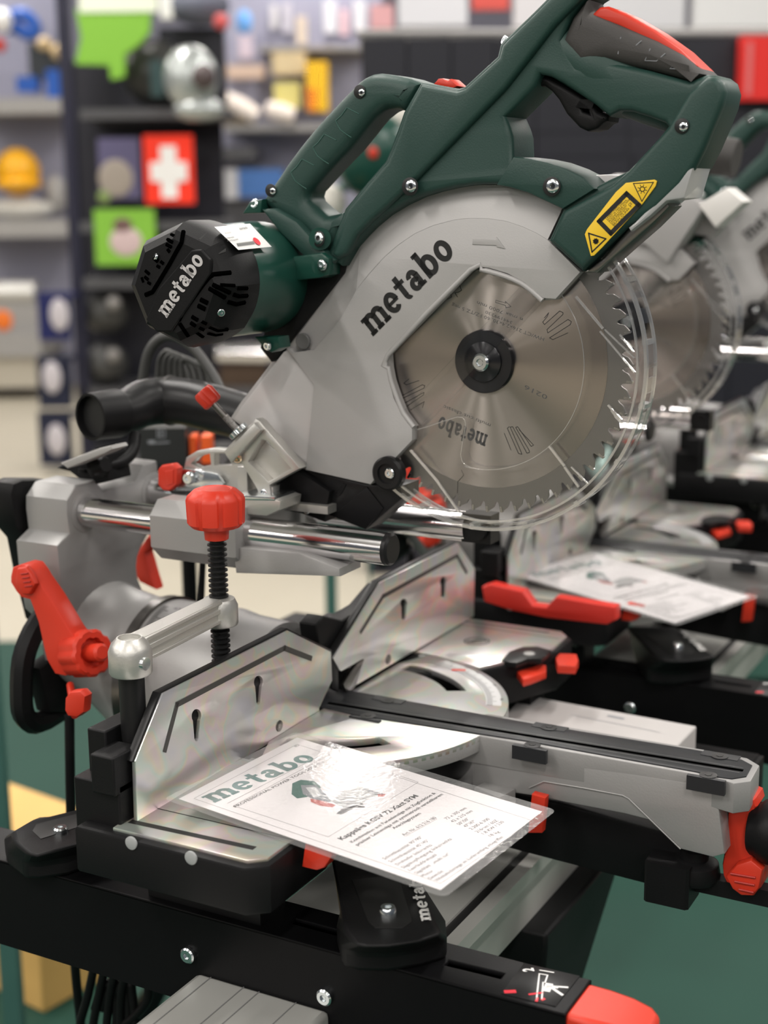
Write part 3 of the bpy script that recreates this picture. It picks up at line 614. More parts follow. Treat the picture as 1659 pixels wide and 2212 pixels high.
# ---- head bracket (bare aluminium) and depth stop
g = MB(); g.pplate([(396, 1012), (402, 988), (425, 974), (462, 968), (500, 972), (520, 985), (545, 1062), (440, 1058), (420, 1020)], 'y', -6, 2, 1, [[(412, 1002), (430, 986), (452, 980), (455, 1005), (430, 1010)], [(463, 980), (492, 980), (500, 1004), (463, 1006)]])
hb = H_(put('head_bracket', g, ALU, saw, 'bare cast aluminium head bracket'))
g = MB(); g.pplate([(482, 976), (522, 931), (546, 913), (552, 904), (561, 910), (604, 960), (648, 1012), (582, 1048), (585, 1069), (576, 1077), (561, 1069), (555, 1057), (522, 1003), (500, 1003)], 'y', -36, -26, 1.2, [[(536, 997), (565, 950), (577, 954), (628, 1012), (580, 1040)]])
ba = put('bracket_arm', g, ALU, hb)
g = MB(); g.pplate([(532, 997), (562, 945), (640, 1010), (580, 1050)], 'y', -28, -12, .8); put('bracket_web', g, ALU, hb)
g = MB(); g.pplate([(484, 978), (548, 914), (562, 930), (500, 1000)], 'y', -42, -34, 1.5); put('bracket_rib', g, ALU, hb)
g = MB(); g.pplate([(512, 1008), (533, 1008), (535, 1074), (513, 1076)], 'y', -26, -8, .8); g.pplate([(553, 1050), (590, 1052), (588, 1078), (560, 1078)], 'y', -34, -24, 1.2); put('bracket_foot', g, ALU, hb)
screw('bracket_screw', P(571, 1065, 'y', -35), YN, 3.0, hb, 1.5); screw('stop_screw', P(513, 990, 'y', -39), nrm([.3, -1, -.3]), 3.5, hb, 1.5, m_=mat('brass_screw', (.8, .6, .4), .15, 1))
# depth stop rod with knurled nut and red knob
r0, r1 = P(514, 930, 'y', -36), P(452, 862, 'y', -44); dr = nrm(r1-r0)
g = MB(); g.cyl(r0, r1, 2.6); 
for k in range(9): g.lathe(r0+dr*(2+k*1.4), dr, [(0, 2.6), (.5, 3.0), (1.0, 2.6)], 12, cap=False)
ds = H_(put('depth_stop', g, DARKST, saw, 'threaded depth stop with a red knob'))
def knurl(i, k): return 1.0 if i % 2 else .955
g = MB(); g.lathe(r0-dr*2, dr, [(0, 8.2), (3.4, 8.2)], 64, sc=knurl); g.lathe(r0-dr*2.2, dr, [(0, 7.2), (3.9, 7.2)], 32); put('knurled_nut', g, ZINC, ds)
def lobed(i, k, n=8): t = 2*math.pi*i/48; return 1-.06*max(0, math.cos(8*t))**2
g = MB(); kd = dr; g.lathe(r1-kd*5, kd, [(0, 6.6), (1.5, 8.0), (11, 8.3), (13.5, 7.0)], 48, sc=lambda i, k: 1-.09*(math.cos(5*2*math.pi*i/48) > .6)); put('red_knob', g, RED, ds, bev=.3)
# ---- rails and end caps
RZ = -131.0; RR = 11.9
rl = []
for y, x1, ln in ((-45, -56, 'near chrome slide rail'), (45, -34, 'far chrome slide rail')):
    g = MB(); g.cyl((-330, y, RZ-.0), (x1, y, RZ-1), RR, n=64)
    r = put('slide_rail', g, CHROME, saw, ln); rl.append(r)
    g = MB(); g.lathe((x1-.5, y, RZ-1), XU, [(0, RR-.2), (3.5, RR-.2), (5.2, RR-2)], 40) if y < 0 else g.bb(x1-2, x1+22, y-9, y+7, RZ-11, RZ+11)
    if y > 0: g.lathe((x1+12, y-10, RZ), YN, [(0, 8), (4, 8)], 24)
    put('rail_end_cap', g, BLACKS, r)
# carriage on the rails
prof = [(344, 1100), (352, 1076), (380, 1060), (440, 1050), (500, 1060), (500, 1200), (470, 1225), (395, 1224), (372, 1206), (350, 1170), (344, 1150)]
g = MB(); k_ = [P(x, y, 'x', -255)[[1, 2]] for x, y in [(344, 1100), (352, 1078), (378, 1062)]]
# octagonal sliding block round both rails
def octo(y0, y1, z0, z1, c): return [(y0+c, z0), (y1-c, z0), (y1, z0+c), (y1, z1-c), (y1-c, z1), (y0+c, z1), (y0, z1-c), (y0, z0+c)]
g.plate(octo(-66, -26, RZ-27, RZ+20, 11), 'x', -252, -172, 2.5); g.plate(octo(25, 65, RZ-24, RZ+18, 10), 'x', -250, -172, 2); g.bb(-246, -178, -40, 40, RZ-14, RZ+12)
car = H_(put('slide_carriage', g, CAST, saw, 'grey cast carriage gripping the two rails'))
g = MB(); g.plate([(-176, -160), (-86, -152), (-86, -146), (-120, -138), (-178, -140)], 'y', -62, -30, 1.5); put('carriage_skirt', g, CAST, car)
g = MB(); g.pplate([(500, 1071), (593, 1078), (606, 1083), (603, 1102), (575, 1115), (505, 1108)], 'y', -50, -20, 1.2); g.bb(-190, -120, -20, 30, -118, -112); put('pivot_plate', g, ALU, car)
g = MB(); g.pplate([(508, 1070), (592, 1074), (594, 1082), (510, 1080)], 'y', -50.6, -22, .6); put('zinc_strip', g, ZINC, car)
# flat zinc bracket with screw + red wing by the far rail
g = MB(); g.pplate([(380, 1012), (430, 1016), (470, 1024), (483, 1044), (470, 1062), (380, 1060)], 'y', -12, -9.5, .4); zb = H_(put('locking_plate', g, ZINC, saw, 'zinc plate with a cap screw'))
screw('cap_screw', P(412, 1032, 'y', -14), YN, 5, zb, 5); screw('cap_screw', P(430, 1026, 'y', -11), YN, 5, zb, 2)
g = MB(); g.pplate([(346, 1006), (372, 1002), (383, 1012), (381, 1048), (364, 1062), (350, 1060), (339, 1048), (339, 1014)], 'y', -22, -13, 2.6); g.pplate([(356, 1018), (374, 1014), (374, 1045), (360, 1050)], 'y', -22.8, -20, .5)
g.pplate([(372, 1022), (384, 1022), (384, 1036), (372, 1036)], 'y', -18, -14, .5); H_(put('rail_lock_knob', g, RED, saw, 'red wing knob beside the rails', bev=.2))

# ---- rear column
XC = -332
g = MB(); g.pplate([(145, 1081), (165, 1048), (208, 1036), (225, 1060), (293, 1039), (311, 1004), (341, 995), (343, 1015), (333, 1080), (326, 1130), (322, 1155), (308, 1180), (299, 1203), (297, 1225), (300, 1250), (310, 1275), (330, 1300), (330, 1345), (190, 1375), (142, 1330), (132, 1270), (124, 1179), (150, 1152), (145, 1111)], 'x', XC, XC-44, 3)
col_ = put('rear_column', g, CAST, saw, 'grey cast column holding the rear ends of the rails', smooth=35)
for y in (-45, 45):
    g = MB(); g.lathe((XC-2, y, RZ), XU, [(0, 17), (2.5, 16.6), (3.2, 14.5)], 40); put('rail_boss', g, CAST, col_)
# black back cover and carrying bow
g = MB(); g.pplate([(24, 1068), (30, 1045), (50, 1036), (110, 1036), (110, 1330), (100, 1345), (74, 1240), (60, 1168), (36, 1140)], 'x', -380, -404, 3); bc = put('rear_cover', g, BLACK, saw, 'black cover behind the column', smooth=35)
g = MB(); g.tube([P(x, y, 'x', -350) for x, y in [(105, 1318), (72, 1365), (50, 1425), (46, 1500), (52, 1545), (80, 1562), (130, 1535), (175, 1505)]], [9, 9, 9, 9, 9, 9, 9, 8], 8, 3)
g.pplate([(86, 1445), (150, 1400), (175, 1420), (175, 1500), (140, 1540), (110, 1540)], 'x', -340, -356, 2); put('carrying_bow', g, BLACK, bc, 'black angular carrying bow low at the back')
# flowing neck from the column to the tilt drum: lofted rings about the X axis
def ringX(x, cy, cz, ry, rz, n=40, sq=0): return [np.array([x, cy+ry*math.cos(2*math.pi*i/n), cz+rz*math.sin(2*math.pi*i/n)]) for i in range(n)]
g = MB(); DC = (0, -277.0)
g.loft([ringX(-345, -34, -232, 56, 44), ringX(-336, -28, -240, 54, 48), ringX(-326, -16, -254, 56, 52), ringX(-314, -5, -268, 60, 58), ringX(-300, 0, DC[1], 64, 64), ringX(-294, 0, DC[1], 65, 65)])
put('tilt_neck', g, CAST, saw, 'smooth casting that flows from the column into the tilt drum', smooth=80)
g = MB(); g.lathe((-297, 0, DC[1]), XU, [(0, 65.5), (.5, 67.5), (9, 67.5), (9.5, 65)], 72); put('drum_ring', g, DARKST, saw, 'dark steel ring round the tilt drum')
g = MB(); g.lathe((-288, 0, DC[1]), XU, [(0, 65), (60, 65), (75, 62), (110, 60)], 72); dm = put('tilt_drum', g, CAST, saw, 'grey drum with the bevel angle scale')
g = MB()
def cylP(x, a, r=65.3): t = math.radians(a); return np.array([x, -r*math.cos(t), DC[1]+r*math.sin(t)])
for k in range(0, 34):
    a = 18+k*1.9; L = 5 if k % 5 else 9
    p = cylP(-284, a); q = cylP(-284+L, a); t = cylP(-284, a+.35)-p; g.add([p-t, q-t, q+t, p+t], [[0, 1, 2, 3]])
for s, a in (('45°', 78), ('33.9°', 64)):
    p = cylP(-273, a); nn = nrm(p-np.array([-273, 0, DC[1]])); v_ = nrm(np.cross(nn, XU)); v_ = v_ if v_[2] > 0 else -v_; words(g, s, p+nn*.3, XU, v_, 3.2, width=11)
put('bevel_scale', g, INK, dm, smooth=0)
g = MB(); g.pplate([(395, 1325), (420, 1313), (440, 1318), (432, 1328), (405, 1332)], 'y', -52, -45, .5); put('bevel_pointer', g, RED, dm)
# big red tilt lever
g = MB(); lv = [(22, 1245), (26, 1226), (45, 1219), (60, 1222), (72, 1238), (80, 1252), (108, 1292), (150, 1362), (167, 1385), (162, 1450), (140, 1461), (118, 1456), (100, 1425), (95, 1405), (82, 1345), (64, 1296), (45, 1291), (34, 1278), (22, 1258)]
g.pplate(lv, 'y', -112, -94, 1.8, seg=2); tl = put('tilt_lever', g, RED, saw, 'long red tilt clamping lever at the back left', smooth=40)
g = MB(); g.pplate([(34, 1228), (54, 1224), (66, 1240), (76, 1262), (62, 1286), (46, 1286), (30, 1258)], 'y', -117, -110, 3); put('lever_pad', g, RED, tl, bev=.3)
g = MB()
for k in range(4): a = P(45+k*3, 1240+k*9, 'y', -117.4); b = P(60+k*3, 1238+k*9, 'y', -117.4); g.tube([a, b], .6, 6, 1)
put('lever_ridges', g, mat('dark_red', (.4, .02, .012), .5), tl)
kc, kd = P(165, 1412, 'y', -100), nrm(P(240, 1408, 'y', -112)-P(165, 1412, 'y', -100))
g = MB(); g.lathe(kc, kd, [(0, 17), (2, 18.5), (22, 18.5), (24, 16.5), (24, 12.0), (18, 11.5)], 48, sc=lambda i, k: 1-.07*(math.cos(9*2*math.pi*i/48) > .5)); g.lathe(kc+kd*10, kd, [(0, 7), (24, 7), (26, 5)], 24)
put('clamping_knob', g, RED, tl, 'ribbed red clamping knob')
# far red lever behind the column
g = MB(); g.pplate([(318, 1157), (326, 1165), (325, 1182), (312, 1196), (326, 1245), (335, 1275), (300, 1258), (290, 1240), (290, 1205), (302, 1180)], 'y', 70, 84, 2.5); put('far_lever', g, RED, saw, 'red lever behind the column')
g = MB(); g.pplate([(480, 1330), (508, 1330), (515, 1352), (518, 1385), (508, 1396), (486, 1406), (484, 1375)], 'y', 40, 60, 3); put('stop_button', g, RED, saw)

# ---- base with table, turntable and arm
def poly_mirror(pts): return [(x, -y) for x, y in pts[::-1]]
bo = [(-150, -272), (-30, -272), (-18, -262), (-18, -225), (2, -150), (22, -134), (22, 134), (2, 150), (-18, 215), (-18, 238), (-30, 250), (-150, 250), (-172, 170), (-180, 60), (-180, -60), (-172, -170)]
# the black base tub: near and far table blocks joined behind
g = MB()
g.plate([(-150, -272), (-32, -272), (-20, -262), (-20, -196), (-40, -150), (-58, -118), (-150, -60), (-170, -70), (-160, -272)], 'z', ZT-2.2, ZT-34, 2.5)
g.plate([(-150, 62), (-58, 118), (-40, 150), (-20, 196), (-22, 236), (-34, 250), (-160, 250), (-170, 70)], 'z', ZT-2.2, ZT-38, 2.5)
g.plate([(-188, -120), (-150, -140), (-110, -70), (-60, -60), (-60, 60), (-110, 70), (-150, 140), (-188, 120)], 'z', ZT-12, ZT-62, 3)
base = put('base', g, BLACK, saw, 'black plastic base under the metal tables', smooth=40)
g = MB(); g.lathe((-126, 0, ZT-60), ZU, [(0, 100), (40, 118), (44, 118)], 64); put('turntable_tub', g, BLACK, base)
for p in ((142, 1821), (207, 1853)): screw('cover_plug', P(2*p[0]/2, p[1], 'y', -272.6), YN, 4.6, base, .8, m_=mat('translucent_plug', (.3, .31, .31), .35)) if False else None
for p in ((284, 1821), (413, 1853)):
    g = MB(); c_ = P(p[0], p[1], 'y', -272.2); g.lathe(c_, YN, [(-.5, 4.3), (.7, 4.3), (1.1, 3.7)], 28); put('cover_plug', g, mat('translucent_plug', (.32, .33, .33), .35), base, 'pale round plug in the black side')
def table(yn, s):
    # yn: list of (x, y) outline on the table plane
    g = MB(); g.plate(yn, 'z', ZT, ZT-3, .6); return g
near = [(-134, -266.5), (-33, -266.5), (-24, -258), (-24, -197), (-42, -152), (-60, -120), (-85, -128), (-105, -134), (-126, -134.5), (-140, -134)]
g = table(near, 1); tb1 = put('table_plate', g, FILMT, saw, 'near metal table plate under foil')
far = [(-134, 134.5), (-126, 134.5), (-105, 133), (-85, 128), (-60, 120), (-42, 152), (-24, 197), (-26, 234), (-36, 246), (-134, 246)]
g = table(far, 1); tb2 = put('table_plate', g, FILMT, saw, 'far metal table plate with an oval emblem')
g = MB(); y_ = -243
for (x0, y0, x1, y1, w) in ((-128, -254.5, -40, -251.0, 5.0), (-133, -231, -24, -230.5, 1.1)):
    strip(g, [(x0, y0, ZT+.05), (x1, y1, ZT+.05)], w, ZU)
put('table_grooves', g, INK, tb1, smooth=0)
g = MB(); strip(g, [(-128, 225, ZT+.05), (-30, 224, ZT+.05)], 1.0, ZU); strip(g, [(-126, 236, ZT+.05), (-45, 237, ZT+.05)], 2.6, ZU)
em = P(1030, 1385, 'z', ZT)
for rr, w in ((11, 1.2), (8.5, .8)): strip(g, [(em[0]+rr*1.0*math.cos(t), em[1]+rr*math.sin(t), ZT+.06) for t in np.linspace(0, 2*math.pi, 28)[:-1]], w, ZU, close=True)
strip(g, [(em[0]-5, em[1]-4, ZT+.06), (em[0], em[1]+3, ZT+.06), (em[0]+5, em[1]+5, ZT+.06)], 3, ZU); strip(g, [(em[0]-2, em[1]-5, ZT+.06), (em[0]+5, em[1]-1, ZT+.06)], 2, ZU)
put('table_print', g, INK, tb2, smooth=0)
g = MB(); pc = [P(x, y, 'z', ZT+.3) for x, y in [(1083, 1428), (1100, 1408), (1130, 1398), (1160, 1397), (1190, 1405), (1180, 1417), (1170, 1424), (1140, 1424), (1115, 1433)]]
g.plate([(p[0], p[1]) for p in pc], 'z', ZT-4, ZT+.8, .5); iw = put('corner_insert', g, BLACKS, tb2); g = MB(); p = P(1143, 1412, 'z', ZT+1); g.lathe(p, ZU, [(0, 5), (.5, 4.6)], 24); put('insert_disc', g, GREYS, iw)
# red tabs of the table extensions
def tab(name, px, z0, z1, lab): g = MB(); g.pplate(px, 'z', z0, z1, 1.6); return put(name, g, RED, base, lab, smooth=35)
tab('extension_lock', [(1113, 1446), (1126, 1430), (1160, 1430), (1180, 1436), (1180, 1450), (1150, 1462), (1130, 1468)], ZT-10, ZT-17, 'red lock tab at the far table corner')
tab('extension_lock', [(1200, 1420), (1206, 1410), (1246, 1412), (1250, 1425), (1244, 1438), (1204, 1436)], ZT-6, ZT-14, 'red lock tab at the far table end')
g = MB(); g.pplate([(657, 1824), (668, 1822), (716, 1838), (718, 1850), (700, 1876), (683, 1882), (650, 1874)], 'y', -232, -220, 2); put('extension_lock', g, RED, base, 'red lock tab below the card', smooth=35)
g = MB(); g.pplate([(184, 1688), (200, 1652), (222, 1648), (238, 1655), (236, 1680), (218, 1692), (212, 1692)], 'x', -168, -150, 1.6); put('fence_lock', g, RED, base, 'red lock tab behind the near fence', smooth=35)
g = MB(); g.pplate([(139, 1508), (150, 1495), (172, 1493), (183, 1505), (180, 1540), (165, 1551), (145, 1548), (138, 1535)], 'y', -150, -140, 2.6); g.cyl(P(162, 1545, 'y', -144), P(152, 1480, 'y', -110), 3); put('wing_knob', g, RED, base, 'red wing knob on a black cord clip', smooth=40)
# turntable
tc = [(-126+133.5*math.cos(math.radians(a)), 133.5*math.sin(math.radians(a))) for a in np.linspace(-84, 84, 60)]
def kidney(s): return [(-126+r*math.cos(math.radians(a)), s*r*math.sin(math.radians(a))) for r, L in ((103, np.linspace(84, 38, 14)), (88, np.linspace(40, 84, 14))) for a in L]
def band2(s): return [(-126+r*math.cos(math.radians(a)), s*r*math.sin(math.radians(a))) for r, L in ((126, np.linspace(30, 17, 8)), (112, np.linspace(17, 30, 8))) for a in L]
g = MB(); g.plate([(-126, -100)]+tc+[(-126, 100)], 'z', ZT, ZT-5, .8, [kidney(1), kidney(-1)])
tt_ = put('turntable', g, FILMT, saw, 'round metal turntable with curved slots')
g = MB(); rim = [(-126+133.5*math.cos(math.radians(a)), 133.5*math.sin(math.radians(a))) for a in np.linspace(-88, 88, 60)]; rim2 = [(-126+129*math.cos(math.radians(a)), 129*math.sin(math.radians(a))) for a in np.linspace(88, -88, 60)]
g.plate(rim+rim2, 'z', ZT-1, ZT-12, .8); put('turntable_rim', g, CAST, tt_)
g = MB(); g.plate([(-126, -88)]+[(-126+92*math.cos(math.radians(a)), 92*math.sin(math.radians(a))) for a in np.linspace(-80, 80, 30)]+[(-126, 88)], 'z', ZT-18, ZT-20, 0); put('turntable_floor', g, CAST, tt_)
g = MB(); g.plate(band2(1)[:0] or [(-126+r*math.cos(math.radians(a)), r*math.sin(math.radians(a))) for r, L in ((128, np.linspace(75, 20, 30)), (116, np.linspace(20, 75, 30))) for a in L], 'z', ZT+.05, ZT+.4, 0)
ms = put('mitre_scale', g, mat('pale_scale', (.6, .6, .6), .35, .6), tt_)
g = MB()
for k in range(55):
    a = math.radians(74-k); L = 4 if k % 5 else 7; u_ = np.array([math.cos(a), math.sin(a), 0]); c_ = np.array([-126, 0, ZT+.5]); strip(g, [c_+u_*117, c_+u_*(117+L)], .5, ZU)
for s, a in (('15', 70), ('30', 55), ('45', 40), ('60', 25), ('22,5', 62)):
    a = math.radians(a); u_ = np.array([math.cos(a), math.sin(a), 0]); v_ = -u_; t_ = np.cross(v_, ZU)*-1; words(g, s, np.array([-126, 0, ZT+.5])+u_*127, np.cross(u_, ZU)*-1, u_*-1*-1, 2.6, width=5)
put('scale_marks', g, INK, ms, smooth=0)
g = MB(); strip(g, [(-75, 104, ZT+.52), (-68, 107, ZT+.52)], 5, ZU); put('scale_red', g, TINT, ms, smooth=0)
# arm
AT = [P(x, y, 'z', ZT) for x, y in [(1020, 1590), (1290, 1634), (1503, 1672), (1551, 1682), (1586, 1692), (1622, 1687), (1641, 1653), (1614, 1637), (1579, 1630), (1534, 1621), (1140, 1552)]]
at = [(-10, -21)]+[(-10+0, -21)]*0+[(p[0], p[1]) for p in AT[1:10]]+[(-10, 24)]
g = MB(); g.plate(at, 'z', ZT, ZT-22, 1.0)
arm = put('table_arm', g, CAST, saw, 'grey cast arm reaching forward with the saw slot', smooth=35)
g = MB(); side = [(-20, -20, ZT-3), ]
sp = [P(x, y, 'y', -19.5)[[0, 2]] for x, y in [(1020, 1618), (1540, 1700), (1553, 1748), (1565, 1845), (1540, 1852), (1465, 1833), (1405, 1772), (1350, 1758), (1225, 1734), (1160, 1720), (1020, 1700)]]
g.plate([tuple(p) for p in sp], 'y', -19.5, 21, 1.2); put('arm_body', g, CAST, arm, smooth=35)
g = MB(); rb = [P(x, y, 'y', -20.3) for x, y in [(1143, 1702), (1175, 1688), (1260, 1702), (1345, 1718), (1358, 1725), (1470, 1834)]]; g.tube(rb, .5, 6, 1); put('arm_ridge', g, CAST, arm)
# kerf insert, slot, screws
ki = [P(x, y, 'z', ZT) for x, y in [(664, 1503), (669, 1491), (684, 1486), (760, 1494), (1140, 1563), (1534, 1627), (1603, 1643), (1625, 1655), (1612, 1679), (1581, 1684), (1551, 1680), (1500, 1668), (1140, 1603), (770, 1546), (694, 1529)]]
g = MB(); g.plate([(p[0], p[1]) for p in ki], 'z', ZT-3, ZT+.9, .5); kf = put('kerf_insert', g, mat('dark_grey_insert', (.022, .023, .025), .4, spec=.3), saw, 'black insert plate along the saw slot')
k0, k1 = P(712, 1519, 'z', ZT+1), P(1601, 1664, 'z', ZT+1)
g = MB(); strip(g, [k0, k1], 3.6, ZU, .15); put('saw_slot', g, mat('vent_black', (.0008, .0008, .0008), .9, spec=0), kf, smooth=0)
g = MB(); strip(g, [k0+np.array([0, 4.6, 0]), k1+np.array([0, 4.6, 0])], .5, ZU, .1); strip(g, [k0+np.array([0, -4.6, 0]), k1+np.array([0, -4.6, 0])], .5, ZU, .1)
g.add([], []); put('slot_edges', g, mat('slot_edge', (.12, .12, .12), .3), kf, smooth=0)
for x, y in ((838, 1513), (795, 1547), (1186, 1572), (1150, 1610), (1555, 1634), (1530, 1675)):
    p = P(x, y, 'z', ZT+1); g = MB(); near_ = p[1] < (k0[1]+k1[1])/2
    sgn = -1 if near_ else 1
    g.bb(p[0]-13, p[0]+13, p[1]-3, p[1]+sgn*6.5, ZT-9, ZT+1.2); put('insert_lug', g, mat('dark_grey_insert', (0, 0, 0)), kf)
    g = MB(); g.lathe(p+np.array([0, 0, .3]), ZU, [(0, 6), (.2, 6), (.3, 4.8)], 26); g.lathe(p+np.array([0, 0, .5]), ZU, [(0, 2.6), (.4, 2.4)], 6); put('insert_screw', g, BLACKS, kf)
# front: red lever, black knob, rubber foot
g = MB(); g.pplate([(1572, 1722), (1600, 1715), (1630, 1728), (1634, 1745), (1618, 1770), (1614, 1812), (1630, 1840), (1648, 1848), (1652, 1890), (1640, 1925), (1628, 1943), (1597, 1942), (1575, 1925), (1560, 1893), (1558, 1870), (1568, 1815)], 'y', -4, 22, 3.5, seg=2)
fl_ = put('front_lever', g, RED, arm, 'red clamping lever under the arm tip', smooth=35)
g = MB(); g.pplate([(1566, 1895), (1590, 1868), (1622, 1858), (1648, 1880), (1640, 1920), (1626, 1938), (1600, 1937), (1580, 1922)], 'y', -12, -2, 3); put('lever_paddle', g, RED, fl_, bev=.3)
g = MB()
for k in range(3): a = P(1578+k*9, 1887+k*17, 'y', -12.4); b = P(1632-k*2, 1896+k*16, 'y', -12.4); g.tube([a, b], .9, 6, 1)
put('lever_ridges', g, mat('dark_red', (.4, .02, .012), .5), fl_)
g = MB(); g.plate([(-60, -322), (60, -322), (165, -330), (165, -352), (134, -371), (30, -367), (-60, -362)], 'y', 2, 36, 2); put('under_arm_bar', g, BLACK, arm, 'black bar under the arm')
kx = P(1622, 1788, 'y', 4); g = MB(); g.lathe(kx, XU, [(0, 16), (2, 18), (6, 19), (8, 21), (14, 22.5), (45, 22.5), (50, 20)], 48); put('front_knob', g, BLACK, arm, 'black round clamping knob at the front')
g = MB(); ft = P(1500, 1850, 'y', 0); g.lathe(ft+np.array([0, 0, 6]), -ZU, [(0, 10), (8, 10)], 30); g.lathe(ft-ZU*1, -ZU, [(0, 13), (3, 17), (11, 18.5), (15, 17)], 40); put('rubber_foot', g, BLACK, arm, 'round black support foot under the arm')
g = MB(); q = P(1452, 1895, 'y', -6); g.box(q, (32, 30, 30), ch=2); g.bb(q[0], q[0]+70, q[1]+2, q[1]+14, q[2]-8, q[2]+4); put('foot_bracket', g, BLACK, arm)
# brake band and blade of mitre lock beneath the card
g = MB(); g.plate([(6+0, -30), (30, -40), (34, -20), (10, -12)], 'z', ZT-36, ZT-52, 1); g.lathe((-126, 0, ZT-58), ZU, [(0, 134), (10, 140), (12, 136)], 90); put('mitre_ring', g, CAST, saw)
g = MB(); g.pplate([(1148, 1716), (1178, 1724), (1170, 1800), (1140, 1800)], 'y', -30, -22, 1); put('mitre_latch', g, RED, saw)

# ---- fences
XF = -126.0
def fence(px_top, px_bottom, label, slots, extra=()):
    g = MB(); holes = []
    Q = lambda L: [tuple(P(x, y, 'x', XF)[[1, 2]]) for x, y in L]
    g.plate(Q(px_top+px_bottom), 'x', XF, XF-3, .4, [Q(h) for h in slots])
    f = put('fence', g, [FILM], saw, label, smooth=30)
    return f
def keyhole(x, y, h, r=8):
    # round eye with a slim tail below
    L = [(x+r*math.sin(t)*.95, y-r*1.35*math.cos(t)) for t in np.linspace(-2.3, 2.3, 14)]
    return L+[(x+4.5, y+h*.9), (x+2, y+h), (x-2, y+h), (x-4.5, y+h*.9)]
# left fence outline
fA = fence([(293, 1645), (352, 1498), (622, 1362), (715, 1408), (718, 1470)], [(690, 1530), (690, 1541), (297, 1776)], 'near fence of foil-covered aluminium', [keyhole(425, 1547, 54, 11), keyhole(559, 1474, 48, 10.5)])
fB = fence([(728, 1450), (727, 1412), (822, 1258), (990, 1173), (1026, 1228), (1024, 1331)], [(750, 1493), (763, 1436), (745, 1452)], 'far fence of foil-covered aluminium', []) if False else fence([(720, 1422), (822, 1258), (990, 1173), (1026, 1228), (1024, 1331)], [(753, 1490), (787, 1424), (783, 1424), (738, 1450), (734, 1448)], 'far fence of foil-covered aluminium', [keyhole(873, 1304, 36, 8), keyhole(958, 1257, 34, 7.5)])
for f, L in ((fA, [(357, 1620), (383, 1522), (615, 1400), (672, 1422)]), (fB, [(780, 1365), (828, 1288), (988, 1200), (1008, 1236)])):
    g = MB(); strip(g, [P(x, y, 'x', XF+.3) for x, y in L], 4.0 if f is fA else 3.6, XU); put('fence_groove', g, mat('dark_groove', (.04, .038, .035), .4), f, 'dark groove pressed into the fence face', smooth=0)
for f, (x, y), r in ((fA, (603, 1568), 4.2), (fB, (838, 1424), 4.2)):
    g = MB(); g.lathe(P(x, y, 'x', XF), XU, [(0, r), (.5, r), (.8, r*.8)], 24); g.lathe(P(x, y, 'x', XF+.6), XU, [(0, 2), (.4, 1.8)], 6); put('fence_screw', g, DARKST, f)
# black fence edges and carriers
g = MB(); Q = lambda L, X: [tuple(P(x, y, 'x', X)[[1, 2]]) for x, y in L]
g.plate(Q([(286, 1645), (345, 1496), (620, 1357), (717, 1404), (718, 1420), (620, 1372), (356, 1506), (297, 1650)], XF-1.2), 'x', XF-1.2, XF-7, .4); put('fence_backing', g, BLACKS, fA)
g = MB(); g.plate(Q([(715, 1420), (816, 1256), (988, 1170), (996, 1180), (826, 1265), (730, 1424), (732, 1494), (718, 1486)], XF-1.2), 'x', XF-1.2, XF-7, .4); put('fence_backing', g, BLACKS, fB)
g = MB(); g.pplate([(240, 1640), (262, 1622), (294, 1650), (297, 1776), (242, 1764), (236, 1740)], 'y', -262, -240, 1.2) if False else g.bb(-168, -131.5, -262, -244, ZT-30, ZT+26)
g.bb(-150, -131.5, -266, -240, ZT+20, ZT+46); g.bb(-146, -131.6, -240, -40, ZT-10, ZT+10); g.bb(-165, -150, -250, -215, ZT-20, ZT+55); fc1 = put('fence_carrier', g, BLACK, saw, 'black carrier behind the near fence', bev=1.2)
g = MB(); g.bb(-147, -131.6, 30, 240, ZT-10, ZT+12); g.bb(-172, -134, 22, 64, ZT+22, ZT+48); g.pplate([(683, 1350), (700, 1330), (740, 1340), (790, 1310), (830, 1262), (760, 1420), (720, 1440), (690, 1400)], 'x', -134, -150, 1); put('fence_carrier', g, BLACK, saw, 'black carrier behind the far fence', bev=1.2)
g = MB(); g.pplate([(787, 1424), (766, 1490), (748, 1494), (742, 1478), (772, 1432)], 'x', -126, -129, .3); put('fence_tip', g, DARKST, fB)
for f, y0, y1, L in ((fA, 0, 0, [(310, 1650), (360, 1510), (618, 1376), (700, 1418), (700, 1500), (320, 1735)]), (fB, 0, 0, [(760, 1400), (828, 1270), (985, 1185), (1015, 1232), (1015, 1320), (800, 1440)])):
    g = MB(); g.plate(Q(L, XF-3.1), 'x', XF-3.1, XF-9, .4); put('keyhole_shade_plate', g, BLACK, f)  # black plate added behind the fence so its keyholes read as shaded
# ---- feet of the base (bolted on the stand)
def foot(bot, top, name, lab, zb=-344.9, zt=-318):
    a = [P(x, y, 'z', zb) for x, y in bot]; b = [P(x, y, 'z', zt) for x, y in top]; g = MB()
    mid = [p+np.array([0, 0, 13]) for p in a]; g.loft([a, mid, b]); return put(name, g, BLACK, saw, lab, bev=3, smooth=40)
f1 = foot([(11, 1845), (18, 1872), (55, 1900), (84, 1902), (146, 1893), (205, 1872), (260, 1850), (250, 1800), (90, 1800)], [(26, 1798), (34, 1822), (60, 1844), (80, 1850), (140, 1832), (190, 1818), (240, 1806), (240, 1728), (70, 1772)], 'foot', 'black ribbed foot at the rear left')
g = MB(); g.plate([tuple(P(x, y, 'z', -317.6)[[0, 1]]) for x, y in [(70, 1795), (78, 1780), (215, 1745), (235, 1745), (225, 1768), (88, 1812)]], 'z', -319, -317.5, .3); put('foot_trough', g, INK, f1, 'dark trough in the foot')
screw('foot_screw', P(131, 1797, 'z', -318), ZU, 5.2, f1, 4)
